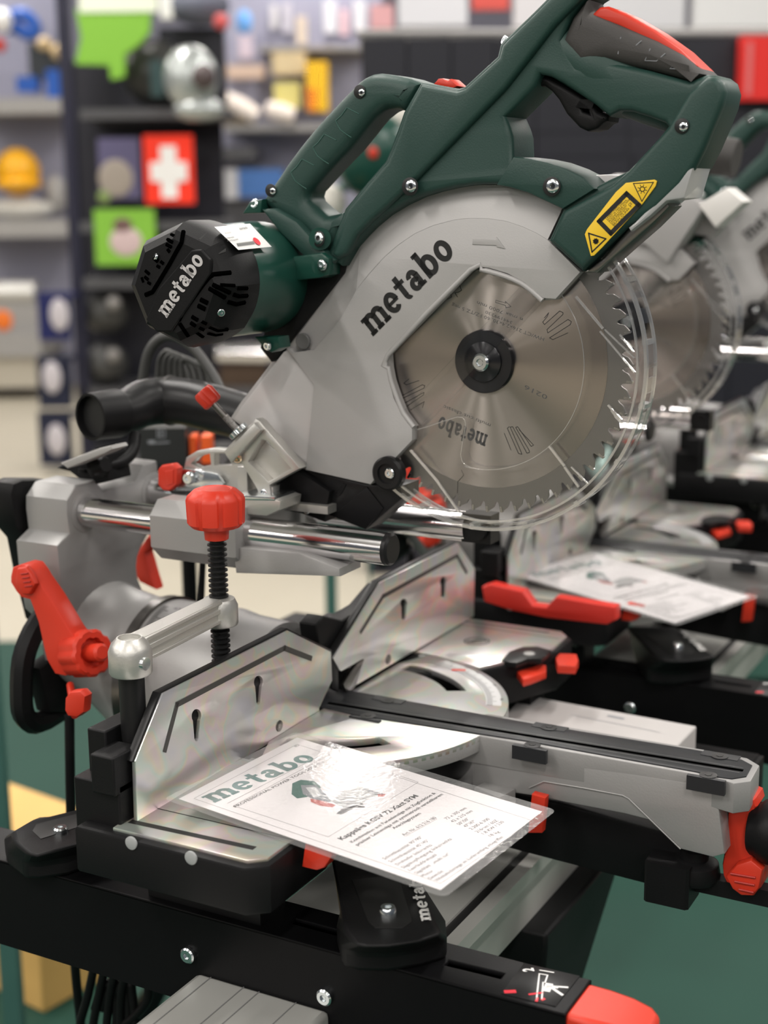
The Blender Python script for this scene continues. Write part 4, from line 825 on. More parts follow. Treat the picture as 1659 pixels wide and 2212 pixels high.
f2 = foot([(728, 2042), (740, 2090), (775, 2100), (835, 2102), (910, 2090), (966, 2072), (962, 2030), (900, 1930), (760, 1900)], [(742, 2010), (765, 2040), (790, 2046), (840, 2045), (905, 2035), (955, 2018), (935, 1985), (880, 1862), (712, 1858)], 'foot', 'black ribbed foot at the front with white lettering', zt=-312)
g = MB(); g.plate([tuple(P(x, y, 'z', -311.6)[[0, 1]]) for x, y in [(760, 1900), (860, 1890), (890, 1990), (870, 2004), (810, 2004), (795, 1990)]], 'z', -313, -311.5, .3); put('foot_trough', g, INK, f2, 'dark trough in the foot')
screw('foot_screw', P(838, 1978, 'z', -312), ZU, 5.4, f2, 6)
g = MB(); a_, b_ = P(932, 1988, 'z', -311), P(908, 1895, 'z', -311); u_ = nrm(b_-a_); logo(g, a_, u_, np.cross(ZU, u_), 6.0, width=np.linalg.norm(b_-a_)*1.15); put('foot_lettering', g, WHITE, f2, 'white company name', smooth=0)
for bx in ((-150, -60, -215, -185, -345, ZT-30), (-150, -40, 185, 215, -345, ZT-38)):
    g = MB(); g.bb(*bx); put('base_leg', g, BLACK, saw, smooth=0)
# wire loops hanging below the table
g = MB()
for x0 in (495, 555):
    g.tube([P(x0, 1912, 'y', -235), P(x0+8, 1932, 'y', -235), P(x0+28, 1944, 'y', -232), P(x0+36, 1925, 'y', -228), P(x0+38, 1905, 'y', -225)], 1.1, 8, 4)
put('wire_hook', g, DARKST, saw)
# cord gland, plate and dust port at the back
g = MB(); g.pplate([(130, 1000), (215, 968), (238, 963), (243, 970), (225, 980), (145, 1012)], 'y', -60, -40, 1); put('rear_plate', g, GREYS, saw)
g = MB(); g.pplate([(120, 1012), (205, 968), (225, 985), (235, 1040), (190, 1050), (150, 1020)], 'y', -30, 0, 2); g.lathe(P(212, 1008, 'y', -34), nrm([1, -.2, .3]), [(-4, 9), (6, 9), (10, 6)], 8); g.lathe(P(180, 1020, 'y', -32), ZU, [(0, 4), (3, 4)], 10); put('cord_gland', g, BLACK, saw)
g = MB(); hp = [P(228, 896, 'y', 10), P(270, 890, 'y', 30), P(305, 873, 'y', 52), P(345, 866, 'y', 70), P(400, 868, 'y', 78), P(470, 885, 'y', 80), P(560, 910, 'y', 70)]
g.tube(hp, [18, 18, 20, 20.5, 20, 20.5, 19], 32, 5)
du = H_(put('dust_port', g, BLACKS, saw, 'black curved dust extraction elbow', smooth=50))
dd = nrm(hp[0]-hp[1])
g = MB(); g.lathe(hp[0]-dd*14, dd, [(0, 18), (0, 20), (2, 20.6), (22, 19.8), (30, 19.8), (30, 17.5), (8, 17.5)], 40); put('port_collar', g, BLACK, du)
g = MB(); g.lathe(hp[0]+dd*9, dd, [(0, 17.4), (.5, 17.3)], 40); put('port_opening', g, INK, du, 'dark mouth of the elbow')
g = MB(); g.lathe(P(377, 866, 'y', 76)-np.array([6, 0, 0]), nrm([1, .1, .02]), [(0, 21), (.5, 21.6), (3, 21.6), (3.5, 21)], 40); put('port_seam', g, GRIP, du)
g = MB(); g.tube([P(292, 940, 'y', 20), P(285, 975, 'y', 5), P(262, 998, 'y', -10), P(225, 1008, 'y', -25)], 5.2, 12, 6); put('motor_cord', g, BLACK, saw, 'black motor cord')
g = MB(); g.tube([P(305, 850, 'y', 110), P(318, 770, 'y', 110), P(345, 732, 'y', 112), P(380, 728, 'y', 115), P(420, 755, 'y', 118), P(460, 810, 'y', 118), P(480, 850, 'y', 115)], 4.6, 12, 6)
for k in range(5): g.tube([P(340+k*14, 850, 'y', 130), P(345+k*12, 780, 'y', 130), P(365+k*14, 760+k*6, 'y', 132), P(390+k*14, 800, 'y', 132), P(400+k*14, 860, 'y', 130)], 3, 8, 4)
put('cord_loops', g, mat('cord_grey', (.05, .05, .048), .45), saw, 'bundled dark cable loops behind the elbow')
g = MB(); g.tube([P(150, 1545, 'y', -100), P(151, 1640, 'y', -100), P(153, 1760, 'y', -98), P(158, 2000, 'y', -90), P(165, 2120, 'y', -80), P(178, 2240, 'y', -75)], 4.0, 12, 5); g.tube([P(430, 1420, 'y', 60), P(437, 1230, 'y', 60), P(440, 1190, 'y', 60)], 3, 10, 2); put('power_cord', g, BLACK, saw, 'black power cord hanging down at the back')

# ================================================================== CLAMP
cl = root('work_clamp', 'silver hold-down clamp with big red knob behind the near fence', 'clamp', (-143, -230, -244))
px_, py_ = -143., -230.; th = np.array([-150, -121.])  # post and spindle positions
g = MB(); g.cyl((px_, py_, ZT-30), (px_, py_, -176), 8.4, n=30); put('post', g, BLACKS, cl, 'black round post')
g = MB(); zt_ = -158.; g.lathe((px_, py_, -182), ZU, [(0, 13.2), (1.5, 14), (15, 14), (20, 12), (24, 8.2), (24, 7.4), (21, 7.2)], 40)
dv = np.array([th[0]-px_, th[1]-py_, 0]); Lc = np.linalg.norm(dv); dv /= Lc; sv = np.cross(ZU, dv)
g.box(np.array([px_, py_, -168])+dv*Lc/2, (Lc-14, 12, 17), np.array([dv, sv, ZU])); g.lathe((th[0], th[1], -180), ZU, [(0, 12.5), (1.2, 13.2), (14, 13.2), (19, 11), (20, 6.5)], 40)
ca = put('clamp_arm', g, ALU, cl, 'cast aluminium clamp arm', smooth=35)
g = MB(); g.box(np.array([px_, py_, -167])+dv*Lc/2, (Lc-20, 15, 3.5), np.array([dv, sv, ZU])); g.box(np.array([px_, py_, -161])+dv*Lc/2, (Lc-16, 15.5, 2.5), np.array([dv, sv, ZU])); g.box(np.array([px_, py_, -174.5])+dv*Lc/2, (Lc-16, 15.5, 2.5), np.array([dv, sv, ZU])); put('arm_ribs', g, ALU, ca, bev=.5)
g = MB(); g.lathe(P(314, 1434, 'x', px_+14), XU, [(-2, 4.4), (.8, 4.2), (.9, 2.6)], 20); put('grub_screw', g, ZINC, ca)
g = MB(); z0, z1 = -212., -116.; g.cyl((th[0], th[1], z0), (th[0], th[1], z1), 4.9, n=20)
N = 26; 
for k in range(N): z = z0+(z1-z0)*k/N; g.lathe((th[0], th[1], z), ZU, [(0, 5.0), (.9, 6.9), (1.9, 6.9), (2.9, 5.0)], 24, cap=False)
put('spindle', g, BLACKS, cl, 'black coarse-threaded spindle')
g = MB(); g.lathe((th[0], th[1], -118), ZU, [(0, 8.3), (6, 8.8), (9, 9), (9, 17), (12, 20), (28, 20.6), (31, 19.6), (35, 15), (36, 12), (35.4, 11)], 96, sc=lambda i, k: (1-.075*(math.cos(8*2*math.pi*i/96) > .72)) if 3 < k < 7 else 1); put('knob', g, RED, cl, 'big red clamp knob', smooth=35)
g = MB(); g.lathe((th[0], th[1], -83.2), ZU, [(0, 11.0), (.9, 10.2), (1.1, 2)], 48); put('knob_cap', g, RED, cl)

# ================================================================== SPECIFICATION CARD
nc = lambda a: nrm(np.array(a, float))
cT = np.array([-112.1, -226.7, -263.2]); cU = nc([.079, .997, -.007]); cV = nc([.995, -.079, -.055]); cV = nc(cV-cU*(cV@cU)); cN = nc(np.cross(cV, cU)); cN = cN if cN[2] > 0 else -cN
CWd, CHt = 128.0, 196.0
def CP(x, y, l=.35):
    q = ray(x, y); o = cT+cN*l; return CAM+q*(((o-CAM)@cN)/(q@cN))
def K6(x, y, l=.35): return CP(380+x*.51838, 1560+y*.51838, l)
card = root('specification_card', 'laminated white specification card lying on the nearest saw\'s table', 'card', cT+cU*64+cV*98+np.array([0, 0, -.4]), 'laminated specification cards')
def sheet(mb, m0, l0, l1, r=0):
    pts = []
    for (a, b, t0) in ((-m0+r, -m0+r, 180), (CWd+m0-r, -m0+r, 270), (CWd+m0-r, CHt+m0-r, 0), (-m0+r, CHt+m0-r, 90)):
        for k in range(5 if r else 1): t = math.radians(t0+k*22.5); pts.append(cT+cU*(a+r*math.cos(t))+cV*(b+r*math.sin(t)))
    mb.loft([[p+cN*l0 for p in pts], [p+cN*l1 for p in pts]])
g = MB(); sheet(g, 0, -.1, .12); pp = put('paper', g, PAPER, card)
g = MB(); sheet(g, 7, .42, .60, 5); put('laminate_sleeve', g, None or SLEEVE, card, 'clear glossy plastic sleeve', smooth=0)
g = MB(); a_, b_ = K6(160, 337, .2), K6(590, 152, .2)
u_ = nrm(b_-a_); v_ = nrm(np.cross(cN, u_)); logo(g, a_, u_, v_, 12.5, width=np.linalg.norm(b_-a_)); put('card_logo', g, mat('teal_ink', (.08, .2, .19), .5), pp, 'big grey-green company name', smooth=0)
g = MB()
def row(s, a, b, h, bold=.0, l=.2):
    A, Bq = K6(*a, l), K6(*b, l); u = nrm(Bq-A); v = nrm(np.cross(cN, u)); words(g, s, A, u, v, h, width=np.linalg.norm(Bq-A), bold=bold)
row('PROFESSIONAL POWER TOOL SOLUTIONS', (250, 356), (655, 150), 2.6, .01)
row('®', (500, 105), (518, 97), 2.5)
row('Kappsäge KGSV 72 Xact SYM', (693, 492), (1012, 308), 4.0, .03)
row('Kombination aus Paneelensäge mit Zugfunktion &', (735, 503), (1085, 296), 2.5, .02); row('präziser Leistensäge mit symmetrisch verstellbarem', (757, 515), (1115, 301), 2.5, .02); row('Anschlagsystem', (910, 446), (1023, 381), 2.5, .02)
row('Art. Nr. 612 216 180', (952, 474), (1088, 399), 2.9)
for s, a, b in (('Schnittkapazität 90°/90°', (872, 573), (1030, 480)), ('Schnittkapazität 45°/45°', (897, 585), (1058, 494)), ('Drehteller links/rechts', (925, 597), (1070, 513)), ('Sägekopfneigung links/rechts', (950, 610), (1152, 488)), ('Leerlaufdrehzahl', (978, 620), (1090, 554)), ('Sägeblatt  „multi cut“', (1005, 633), (1145, 549)), ('Motor', (1032, 645), (1076, 621)), ('Gewicht', (1060, 656), (1118, 622)), ('Winkelschmiege im Lieferumfang inbegriffen', (1090, 664), (1367, 479)),
                ('72 x 305 mm', (1130, 406), (1213, 359)), ('42 x 215 mm', (1155, 418), (1238, 371)), ('50°/50°', (1182, 429), (1225, 404)), ('47°/47°', (1208, 438), (1253, 413)), ('2.200-6.300', (1233, 449), (1310, 404)), ('216mm / 60Z', (1258, 461), (1345, 411)), ('1,8 KW / 230', (1285, 468), (1370, 416)), ('18 kg', (1313, 478), (1352, 458))):
    row(s, a, b, 2.7)
strip(g, [K6(*q, .2) for q in ((75, 318), (505, 92), (1490, 412), (1103, 672))], .25, cN, close=True)
strip(g, [K6(*q, .2) for q in ((215, 338), (640, 120))], .25, cN); strip(g, [K6(*q, .2) for q in ((240, 348), (655, 128), (1010, 250), (635, 478))], .25, cN, close=True); strip(g, [K6(952, 478, .2), K6(1088, 403, .2)], .2, cN)
put('printed_text', g, INK, pp, 'black printed German specifications', smooth=0)
def blob(pxs, m_, name, l): 
    g = MB(); pts = [K6(*q, l) for q in pxs]; g.add(pts, [list(range(len(pts)))]); return put(name, g, m_, pic, smooth=0)
pic = pp
g = MB(); pts = [K6(x, y, .18) for x, y in [(485, 255), (520, 240), (575, 245), (605, 270), (580, 300), (545, 312), (505, 318), (482, 300)]]; g.add(pts, [list(range(8))]); pic = put('saw_picture', g, GRNP, pp, 'small printed picture of the saw', smooth=0)
blob([(520, 262), (585, 262), (625, 300), (650, 330), (610, 335), (570, 320), (530, 300)], GREYP, 'picture_guard', .20); blob([(540, 272), (580, 270), (610, 305), (575, 315)], mat('pale_ink', (.6, .6, .6), .5), 'picture_blade', .22)
blob([(560, 318), (620, 330), (665, 345), (655, 356), (600, 348), (562, 332)], TINT, 'picture_lever', .24); blob([(650, 330), (700, 285), (760, 265), (820, 285), (845, 305), (800, 320), (770, 350), (700, 360)], mat('mid_ink', (.42, .42, .42), .5), 'picture_table', .2); blob([(780, 275), (830, 288), (872, 300), (860, 308), (815, 300)], GREYP, 'picture_arm', .22); blob([(668, 382), (690, 362), (775, 338), (790, 355), (745, 358), (690, 385)], INK, 'picture_foot', .24); blob([(840, 300), (874, 300), (868, 310), (842, 312)], TINT, 'picture_knob', .26)

# ================================================================== STAND
std = root('saw_stand', 'black steel stand with red end caps and pale aluminium rail under the nearest saw', 'saw stand', (-50, -40, FLOOR), 'saw stands')
ZB = -345.0
def beam(y0, y1, name, lab, slots):
    g = MB(); g.plate([(-420, y0), (152, y0), (152, y1), (-420, y1)], 'z', ZB, ZB-3, 1.0, slots)
    g.bb(-420, 152, y0, y0+2.5, ZB-67, ZB-1); g.bb(-420, 152, y1-2.5, y1, ZB-60, ZB-1); g.bb(-420, 152, y0+3, y1-3, ZB-40, ZB-38); return put(name, g, STEELB, std, lab, merge=False)
def sl_(a, b): p, q = P(*a, 'z', ZB), P(*b, 'z', ZB); return [(p[0], p[1]-3.2), (q[0], q[1]-3.2), (q[0], q[1]+3.2), (p[0], p[1]+3.2)]
b1 = beam(-221, -178.5, 'crossbeam', 'near black crossbeam', [[(-178, -203), (-90, -203), (-90, -196), (-178, -196)], [(-45, -203), (35, -203), (35, -196), (-45, -196)], sl_((965, 2079), (1085, 2108))])
b2 = beam(179, 221, 'crossbeam', 'far black crossbeam', [])
for b, y in ((b1, -200), (b2, 200)):
    if b is b1:
        g = MB(); g.loft([[np.array([x, y+s*w, z]) for s, w, z in ((-1, 20*k, ZB-66), (1, 20*k, ZB-66), (1, 20*k, ZB-1-6*(1-k)), (-1, 20*k, ZB-1-6*(1-k)))] for x, k in ((150, .99), (165, .98), (180, .9), (192, .74), (199, .45))]); put('end_cap', g, RED, b, 'red plastic end cap', bev=3)
    else:
        g = MB(); g.bb(150, 156, y-20, y+20, ZB-60, ZB-1); put('end_cap', g, BLACK, b)
# bolts with washers on the near face
for p in ((408, 2062), (703, 2152)): screw('beam_bolt', P(*p, 'y', -221.2), YN, 5.6, b1, 3.2)
# main aluminium rail and its near extension
g = MB(); g.bb(-108, -6, -640, -219, -452, -388); e1 = put('extension_rail', g, EXTR, std, 'brushed aluminium support rail reaching forward', bev=4)
g = MB()
for x in (-96, -70, -58, -30): strip(g, [(x, -640, -387.8), (x, -222, -387.8)], .8, ZU)
put('rail_grooves', g, mat('rail_groove_grey', (.3, .3, .3), .4, .5), e1, smooth=0)
g = MB(); g.bb(-104, 14, -176, 300, -446, -384); g.bb(22, 33, -176, 300, -396, -384.5); g.bb(12, 24, -176, 300, -440, -398); mr = put('main_rail', g, EXTR, std, 'long ribbed aluminium main rail', merge=False)
g = MB(); g.bb(13.5, 22.5, -176, 300, -397, -386); put('rail_channel', g, INK, mr)
g = MB(); g.loft([[np.array([x, y, z]) for x, y in ((-90, 20), (44, 20), (44, 190), (-90, 190))] for x_, z in ((0, -440), (0, -452))]+[[np.array([x, y, -560.]) for x, y in ((-70, 40), (30, 40), (30, 120), (-70, 120))]]); lj = put('leg_joint', g, BLACK, std, 'black leg joint under the rail', bev=3)
for (x, y), (x1, y1) in (((-70, -60), (-300, -160)), ((-40, -60), (-60, -190)), ((-60, 60), (-330, 60)), ((-30, 60), (-70, -60))):
    g = MB(); g.tube([(x, y, -450), (x1, y1, FLOOR+2)], 16, 16, 1); put('leg', g, STEELB, std)
# pictogram plate on the beam end
g = MB(); g.plate([tuple(P(x, y, 'z', ZB+.4)[[0, 1]]) for x, y in [(1132, 2080), (1253, 2108), (1200, 2174), (1083, 2146)]], 'z', ZB, ZB+.4, .1); pl = put('instruction_label', g, BLACKS, b1, 'instruction label printed in white and red')
Z2 = ZB+.6
def qb(x, y): return P(620+x*.44606, 1840+y*.44606, 'z', Z2)
g = MB(); a_, b_ = qb(1190, 578), qb(1163, 566)
def qt(s, a, b, h, mbx): A, Bq = qb(*a), qb(*b); u = nrm(Bq-A); words(mbx, s, A, u, nrm(np.cross(ZU, u)), h, width=np.linalg.norm(Bq-A), bold=.04)
qt('2', (1196, 578), (1190, 562), 6.5, g)
for L, w in (([(1208, 715), (1222, 590), (1262, 597), (1250, 632), (1240, 632), (1234, 712)], .9), ([(1225, 573), (1290, 584)], 1.0), ([(1300, 652), (1357, 656)], 1.6), ([(1285, 660), (1332, 692)], 1.8), ([(1268, 645), (1258, 668)], 4.5), ([(1264, 650), (1305, 655)], 2.6), ([(1240, 655), (1262, 660)], 1.2)): strip(g, [qb(*q) for q in L], w, ZU)
put('white_pictogram', g, WHITE, pl, smooth=0)
g = MB(); qt('1', (1108, 683), (1104, 668), 6.5, g); strip(g, [qb(1175, 690), qb(1236, 682)], 1.6, ZU); strip(g, [qb(1208, 722), qb(1212, 708)], 1.6, ZU); strip(g, [qb(1236, 716), qb(1244, 712)], 1.8, ZU); put('red_pictogram', g, REDP, pl, smooth=0)

# ================================================================== THE OTHER SAWS (copies of the near one, heads slid back)
def place_saw(dx, dy, dz, hdx, hdz, label, skip=()):
    r = saw.copy(); C.objects.link(r); r.location = saw.location+Vector((dx, dy, dz))*.001; r['label'] = label
    ROOTS[r.name] = r.location.copy()
    for ch in kids(saw):
        if ch.name.split('.')[0] in skip: continue
        c = ch.copy(); C.objects.link(c); c.parent = r
        if ch.name in HEADP or ch.name.startswith(('slide_carriage',)): c.location = c.location+Vector((hdx, 0, hdz))*.001
        for q in kids(ch):
            d = q.copy(); C.objects.link(d); d.parent = c
    return r
SKIP2 = ('green_housing', 'carry_handle', 'trigger', 'handle_grip', 'lock_button', 'release_tab', 'lamp_window', 'laser_label', 'laser_bracket')
s2 = place_saw(0, 585, 0, -95, -21, 'blurred green and grey saw directly behind the nearest one, second in the row', skip=SKIP2)
s3 = place_saw(20, 1200, 20, -60, 10, 'blurred third saw in the row, at the right edge behind the second')
def clone(src, dx, dy, dz, rz, label):
    c = copy_tree(src, None, ('extension_rail', 'leg', 'leg_joint')); c.location = src.location+Vector((dx, dy, dz))*.001; c.rotation_euler = (0, 0, rz); c['label'] = label; ROOTS[c.name] = c.location.copy(); return c
for dx, dy, dz, lab in ((0, 585, 0, 'black steel stand under the second saw in the row'), (20, 1200, 20, 'black steel stand under the third saw in the row')):
    c_ = clone(std, dx, dy, dz, 0, lab)
    for (x, y), (x1, y1) in (((-400, -200), (-900, -40)), ((-400, 200), (-1000, 100)), ((-330, 0), (-700, 40))):
        g = MB(); g.tube([(x+dx, y+dy, -412+dz), (x1+dx, y1+dy, FLOOR+2)], 16, 16, 1); put('leg', g, STEELB, c_)
clone(card, -20, 587, 0, math.radians(-13), 'blurred white specification card on the second saw\'s table')
# red bumper along the near table of the second saw
g = MB(); g.pplate([(1040, 1268), (1060, 1262), (1128, 1278), (1150, 1308), (1180, 1312), (1200, 1290), (1330, 1312), (1330, 1340), (1310, 1350), (1180, 1335), (1100, 1318), (1045, 1300)], 'y', 298, 313, 2)
tag_ = put('table_bumper', g, mat('dull_red_plastic', (.6, .03, .02), .4), s2, 'red plastic bumper on the table side')
Y2 = 560
g = MB(); g.pplate([(1150, 480), (1200, 430), (1270, 395), (1330, 376), (1420, 396), (1525, 442), (1440, 570), (1395, 530), (1330, 512), (1250, 520)], 'y', Y2, Y2+30, 3); g2 = put('guard_nose', g, GUARD, s2, smooth=35)
g = MB(); g.pplate([(1508, 442), (1570, 405), (1607, 436), (1545, 492)], 'y', Y2-2, Y2+34, 2); put('guard_tip', g, mat('white_plastic', (.75, .73, .7), .4), g2, 'white square tip')
g = MB(); g.cyl(P(1508, 330, 'y', Y2+20), P(1592, 342, 'y', Y2+20), 21, 19, 28); g2 = put('side_handle', g, GRIP, s2, 'grey round handle')
g = MB(); g.pplate([(1440, 300), (1490, 290), (1515, 300), (1515, 385), (1450, 410), (1400, 430), (1320, 420), (1330, 385), (1400, 380), (1440, 350)], 'y', Y2+5, Y2+35, 5); put('handle_bracket', g, GREEN, g2)
# white carton lying across both stands
ct = root('white_carton', 'flat white carton lying on the black beams between the two nearest saws', 'carton', (10, 300, -345))
ctp = [P(x, y, 'z', -322) for x, y in [(1130, 1500), (1505, 1568), (1420, 1655), (1040, 1600)]]
g = MB(); g.loft([[np.array([p[0], p[1]-0, -344.8]) for p in ctp], [np.array([p[0], p[1], -322]) for p in ctp]]); put('lid', g, mat('white_cardboard', (.46, .44, .43), .6, var=.04, vscale=10), ct, bev=1.5)
g = MB(); A = P(1330, 1560, 'z', -321.8); strip(g, [A+np.array([-40, 0, 0]), A+np.array([40, -6, 0])], .8, ZU); strip(g, [A+np.array([-10, 12, 0]), A+np.array([2, 11, 0])], 4, ZU); put('carton_print', g, GREYP, ct, smooth=0)

# ================================================================== BACKGROUND SHELVES AND GOODS
def Bq(x, y, t):
    q = ray(x, y); return CAM+q*(t/(q@hf))
def fbox(mb, x0, y0, x1, y1, t, dep):
    """box facing the aisle whose front face spans the two photo points at distance t"""
    ym = min((y0+y1)/2, 500+(y0+y1)/8) if y1-y0 > 700 else (y0+y1)/2; xm = (x0+x1)/2; a = Bq(x0, ym, t); b = Bq(x1, ym, t); w = (b-a)@hr; z0, z1 = Bq(xm, y1, t)[2], Bq(xm, y0, t)[2]; h = z1-z0; c = a+hr*w/2+hf*dep/2; c[2] = (z0+z1)/2
    mb.box(c, (abs(w), dep, abs(h)), AXB); return mb
def single(name, mb, m_, label, cat, group=None, **kw):
    v = np.array(mb.v); o = np.array([(v[:, 0].min()+v[:, 0].max())/2, (v[:, 1].min()+v[:, 1].max())/2, v[:, 2].min()])
    return put(name, mb, m_, None, label, origin=o, cat=cat, group=group, **kw)
def two(name, label, cat, parts, group=None):
    v = np.array([p for _, mb, _ in parts for p in mb.v]); o = np.array([(v[:, 0].min()+v[:, 0].max())/2, (v[:, 1].min()+v[:, 1].max())/2, v[:, 2].min()])
    r = root(name, label, cat, o, group)
    for pn, mb, m_ in parts: put(pn, mb, m_, r)
    return r
def ballpx(mb, x, y, t, rx, ry, rd=None):
    c = Bq(x, y, t); k = t/FO*1.02; mb2 = MB(); mb2.ball((0, 0, 0), (1, 1, 1), 20, 12)
    mb.add([c+hr*v[0]*rx*k+hf*v[1]*(rd or rx)*k+ZU*v[2]*ry*k for v in mb2.v], mb2.f); return mb
T1 = 7400
DARKP = mat('dark_shelf_panel', (.012, .012, .02), .5)
pr = []
g = MB(); fbox(g, 146, -60, 172, 1008, T1, 60); pr.append(('upright', g, NAVY))
g = MB(); fbox(g, 578, 560, 600, 1008, T1, 60); pr.append(('upright', g, NAVY))
g = MB(); fbox(g, 172, 130, 490, 1004, T1+420, 30); pr.append(('back_panel', g, DARKP))
g = MB(); fbox(g, 490, 560, 600, 1004, T1+420, 30); pr.append(('back_panel', g, DARKP))
for y in (234, 478, 600): g = MB(); fbox(g, 172, y, 492, y+22, T1, 430); pr.append(('shelf_board', g, mat('dark_grey_shelf', (.07, .07, .075), .5)))
for y in (838, 985): g = MB(); fbox(g, 172, y, 580, y+20, T1, 430); pr.append(('shelf_board', g, mat('dark_grey_shelf', (.07, .07, .075), .5)))
two('shelf_rack', 'tall dark shelf rack with a navy upright, left of centre', 'shelf rack', pr)
pr = []; T0 = 10300
g = MB(); fbox(g, -80, -60, 150, 830, T0+520, 40); pr.append(('back_panel', g, CONC))
g = MB(); fbox(g, -80, 212, 144, 245, T0, 540); pr.append(('shelf_board', g, GREYS))
g = MB(); fbox(g, -80, 475, 144, 512, T0, 540); pr.append(('shelf_board', g, GREYS))
g = MB(); fbox(g, -80, 722, 88, 772, T0-200, 740); pr.append(('counter_top', g, GREYS)); g = MB(); fbox(g, -80, 772, 80, 838, T0-150, 600); pr.append(('plinth', g, mat('beige_plinth', (.5, .46, .38), .6)))
two('wall_shelving', 'pale grey wall shelving at the left edge', 'shelving', pr)
def hel(x, y, t, r, m1, nm, lab, cat):
    g = MB(); ballpx(g, x, y, t, r, r*1.05); g2 = MB(); ballpx(g2, x+2, y+r*.55, t-60, r*1.05, r*.32)
    return two(nm, lab, cat, [('shell', g, m1), ('brim', g2, m1)])
hel(38, 372, T0+150, 46, mat('yellow_plastic', (.85, .42, .01), .4), 'safety_helmet', 'yellow safety helmet on the left shelf', 'helmet')
g = MB(); ballpx(g, 40, 451, T0+130, 74, 21, 22); single('cap_stack', g, mat('off_white', (.6, .59, .55), .6), 'white-grey flat cap pile under the yellow helmet', 'cap')
g = MB(); ballpx(g, 122, 420, T0+200, 22, 40); single('grey_visor', g, GREYS, 'grey visor leaning right of the yellow helmet', 'visor')
BLUEP = mat('blue_plastic', (.01, .09, .42), .4)
g = MB(); g.tube([Bq(x, y, T0+200) for x, y in [(8, 60), (35, 60), (60, 75), (78, 60), (50, 30), (20, 40)]], 45, 10, 3); single('blue_hose', g, BLUEP, 'bright blue hose hanging at the upper left', 'hose')
g = MB(); fbox(g, 62, 92, 128, 170, T0+150, 200); g2 = MB(); ballpx(g2, 95, 95, T0+120, 15, 14); ballpx(g2, 126, 112, T0+120, 16, 16); g3 = MB(); fbox(g3, 35, 165, 80, 198, T0+120, 160); fbox(g3, 100, 150, 142, 210, T0+120, 160)
two('blue_power_tool', 'blue and black power tool with tan discs on the upper left shelf', 'power tool', [('body', g, mat('black_tool', (.02, .025, .03), .4)), ('disc', g2, mat('tan_disc', (.6, .45, .25), .5)), ('grip', g3, BLUEP)])
g = MB(); ballpx(g, 5, 45, T0+100, 20, 24); single('white_roll', g, WHITE, 'small white roll in the upper left corner', 'roll')
g = MB(); ballpx(g, 0, 98, T0+90, 12, 14); single('red_ball', g, RED, 'small red ball at the upper left edge', 'ball')
g = MB(); fbox(g, -40, 655, 88, 722, T0-100, 300); g2 = MB(); ballpx(g2, 6, 692, T0-105, 20, 22, 3); two('grey_device', 'grey boxed device with an orange spot on the left counter', 'device', [('case', g, GREYS), ('orange_spot', g2, ORANGE)])
g = MB(); a = Bq(-30, 635, T0); g.cyl(a, a+hr*360, 95, n=30); single('silver_canister', g, ALU, 'shiny silver canister lying above the grey device', 'canister')
# hanging navy bags
for i, (x0, y0, x1, y1, px2) in enumerate(((82, 632, 145, 735, (128, 680)), (82, 770, 148, 880, (112, 815)), (84, 892, 150, 1005, (122, 950)))):
    g = MB(); fbox(g, x0, y0, x1, y1, T1-80, 80); fbox(g, x1-6, y0+2, x1+16, y0+9, T1-75, 150); g2 = MB(); ballpx(g2, px2[0], px2[1], T1-95, 20, 34, 6)
    two('navy_bag', ('navy bag with a white patch, topmost of three at the rack\'s left side', 'navy bag with a white patch, middle of three at the rack\'s left side', 'navy bag with a white patch, lowest of three at the rack\'s left side')[i], 'bag', [('pouch', g, mat('navy_cloth', (.006, .009, .03) if i else (.01, .02, .25), .7) if i else mat('blue_cloth', (.004, .008, .08), .7)), ('patch', g2, mat('pale_patch', (.5, .47, .5), .6))], 'navy bags on the rack side')
# posters and sign clipped to the rack front
g = MB(); fbox(g, 213, 298, 302, 430, T1-30, 28); g2 = MB(); ballpx(g2, 250, 385, T1-32, 36, 38, 3); g3 = MB(); ballpx(g3, 225, 425, T1-32, 14, 14, 3)
two('photo_poster', 'dim purple and beige photo poster left of the Swiss flag', 'poster', [('board', g, mat('purple_board', (.09, .08, .16), .6)), ('beige_shape', g2, mat('beige_ink', (.3, .26, .22), .6)), ('green_shape', g3, mat('olive_ink', (.18, .25, .08), .6))])
g = MB(); fbox(g, 312, 292, 417, 440, T1-40, 38); g2 = MB(); fbox(g2, 347, 315, 382, 428, T1-46, 6); g3 = MB(); fbox(g3, 325, 350, 404, 392, T1-46.5, 6)
two('swiss_flag_sign', 'red sign with a white Swiss cross', 'sign', [('red_board', g, mat('flag_red', (.9, .03, .005), .5)), ('white_cross', g2, WHITE), ('white_cross', g3, WHITE)])
g = MB(); fbox(g, 205, 452, 335, 572, T1-30, 28); g2 = MB(); ballpx(g2, 272, 522, T1-32, 34, 30, 3); g3 = MB(); ballpx(g3, 265, 487, T1-33, 20, 16, 3)
LIME = mat('lime_green', (.2, .45, .04), .6)
two('lime_poster', 'lime green poster with a pink shape below the photo poster', 'poster', [('board', g, LIME), ('pink_shape', g2, mat('pink_ink', (.55, .42, .42), .6)), ('brown_shape', g3, mat('brown_ink', (.14, .08, .07), .6))])
g = MB(); pj = [Bq(x, y, T1-60) for x, y in [(163, 20), (325, 15), (322, 70), (300, 95), (268, 118), (268, 165), (240, 172), (235, 140), (162, 138), (175, 80)]]; g.loft([pj, [p+hf*50 for p in pj]]); g2 = MB(); fbox(g2, 170, -20, 340, 26, T1-66, 5)
two('lime_jacket', 'lime green work jacket hanging at the top left', 'jacket', [('cloth', g, LIME), ('pale_print', g2, mat('pale_print', (.75, .8, .65), .6))])
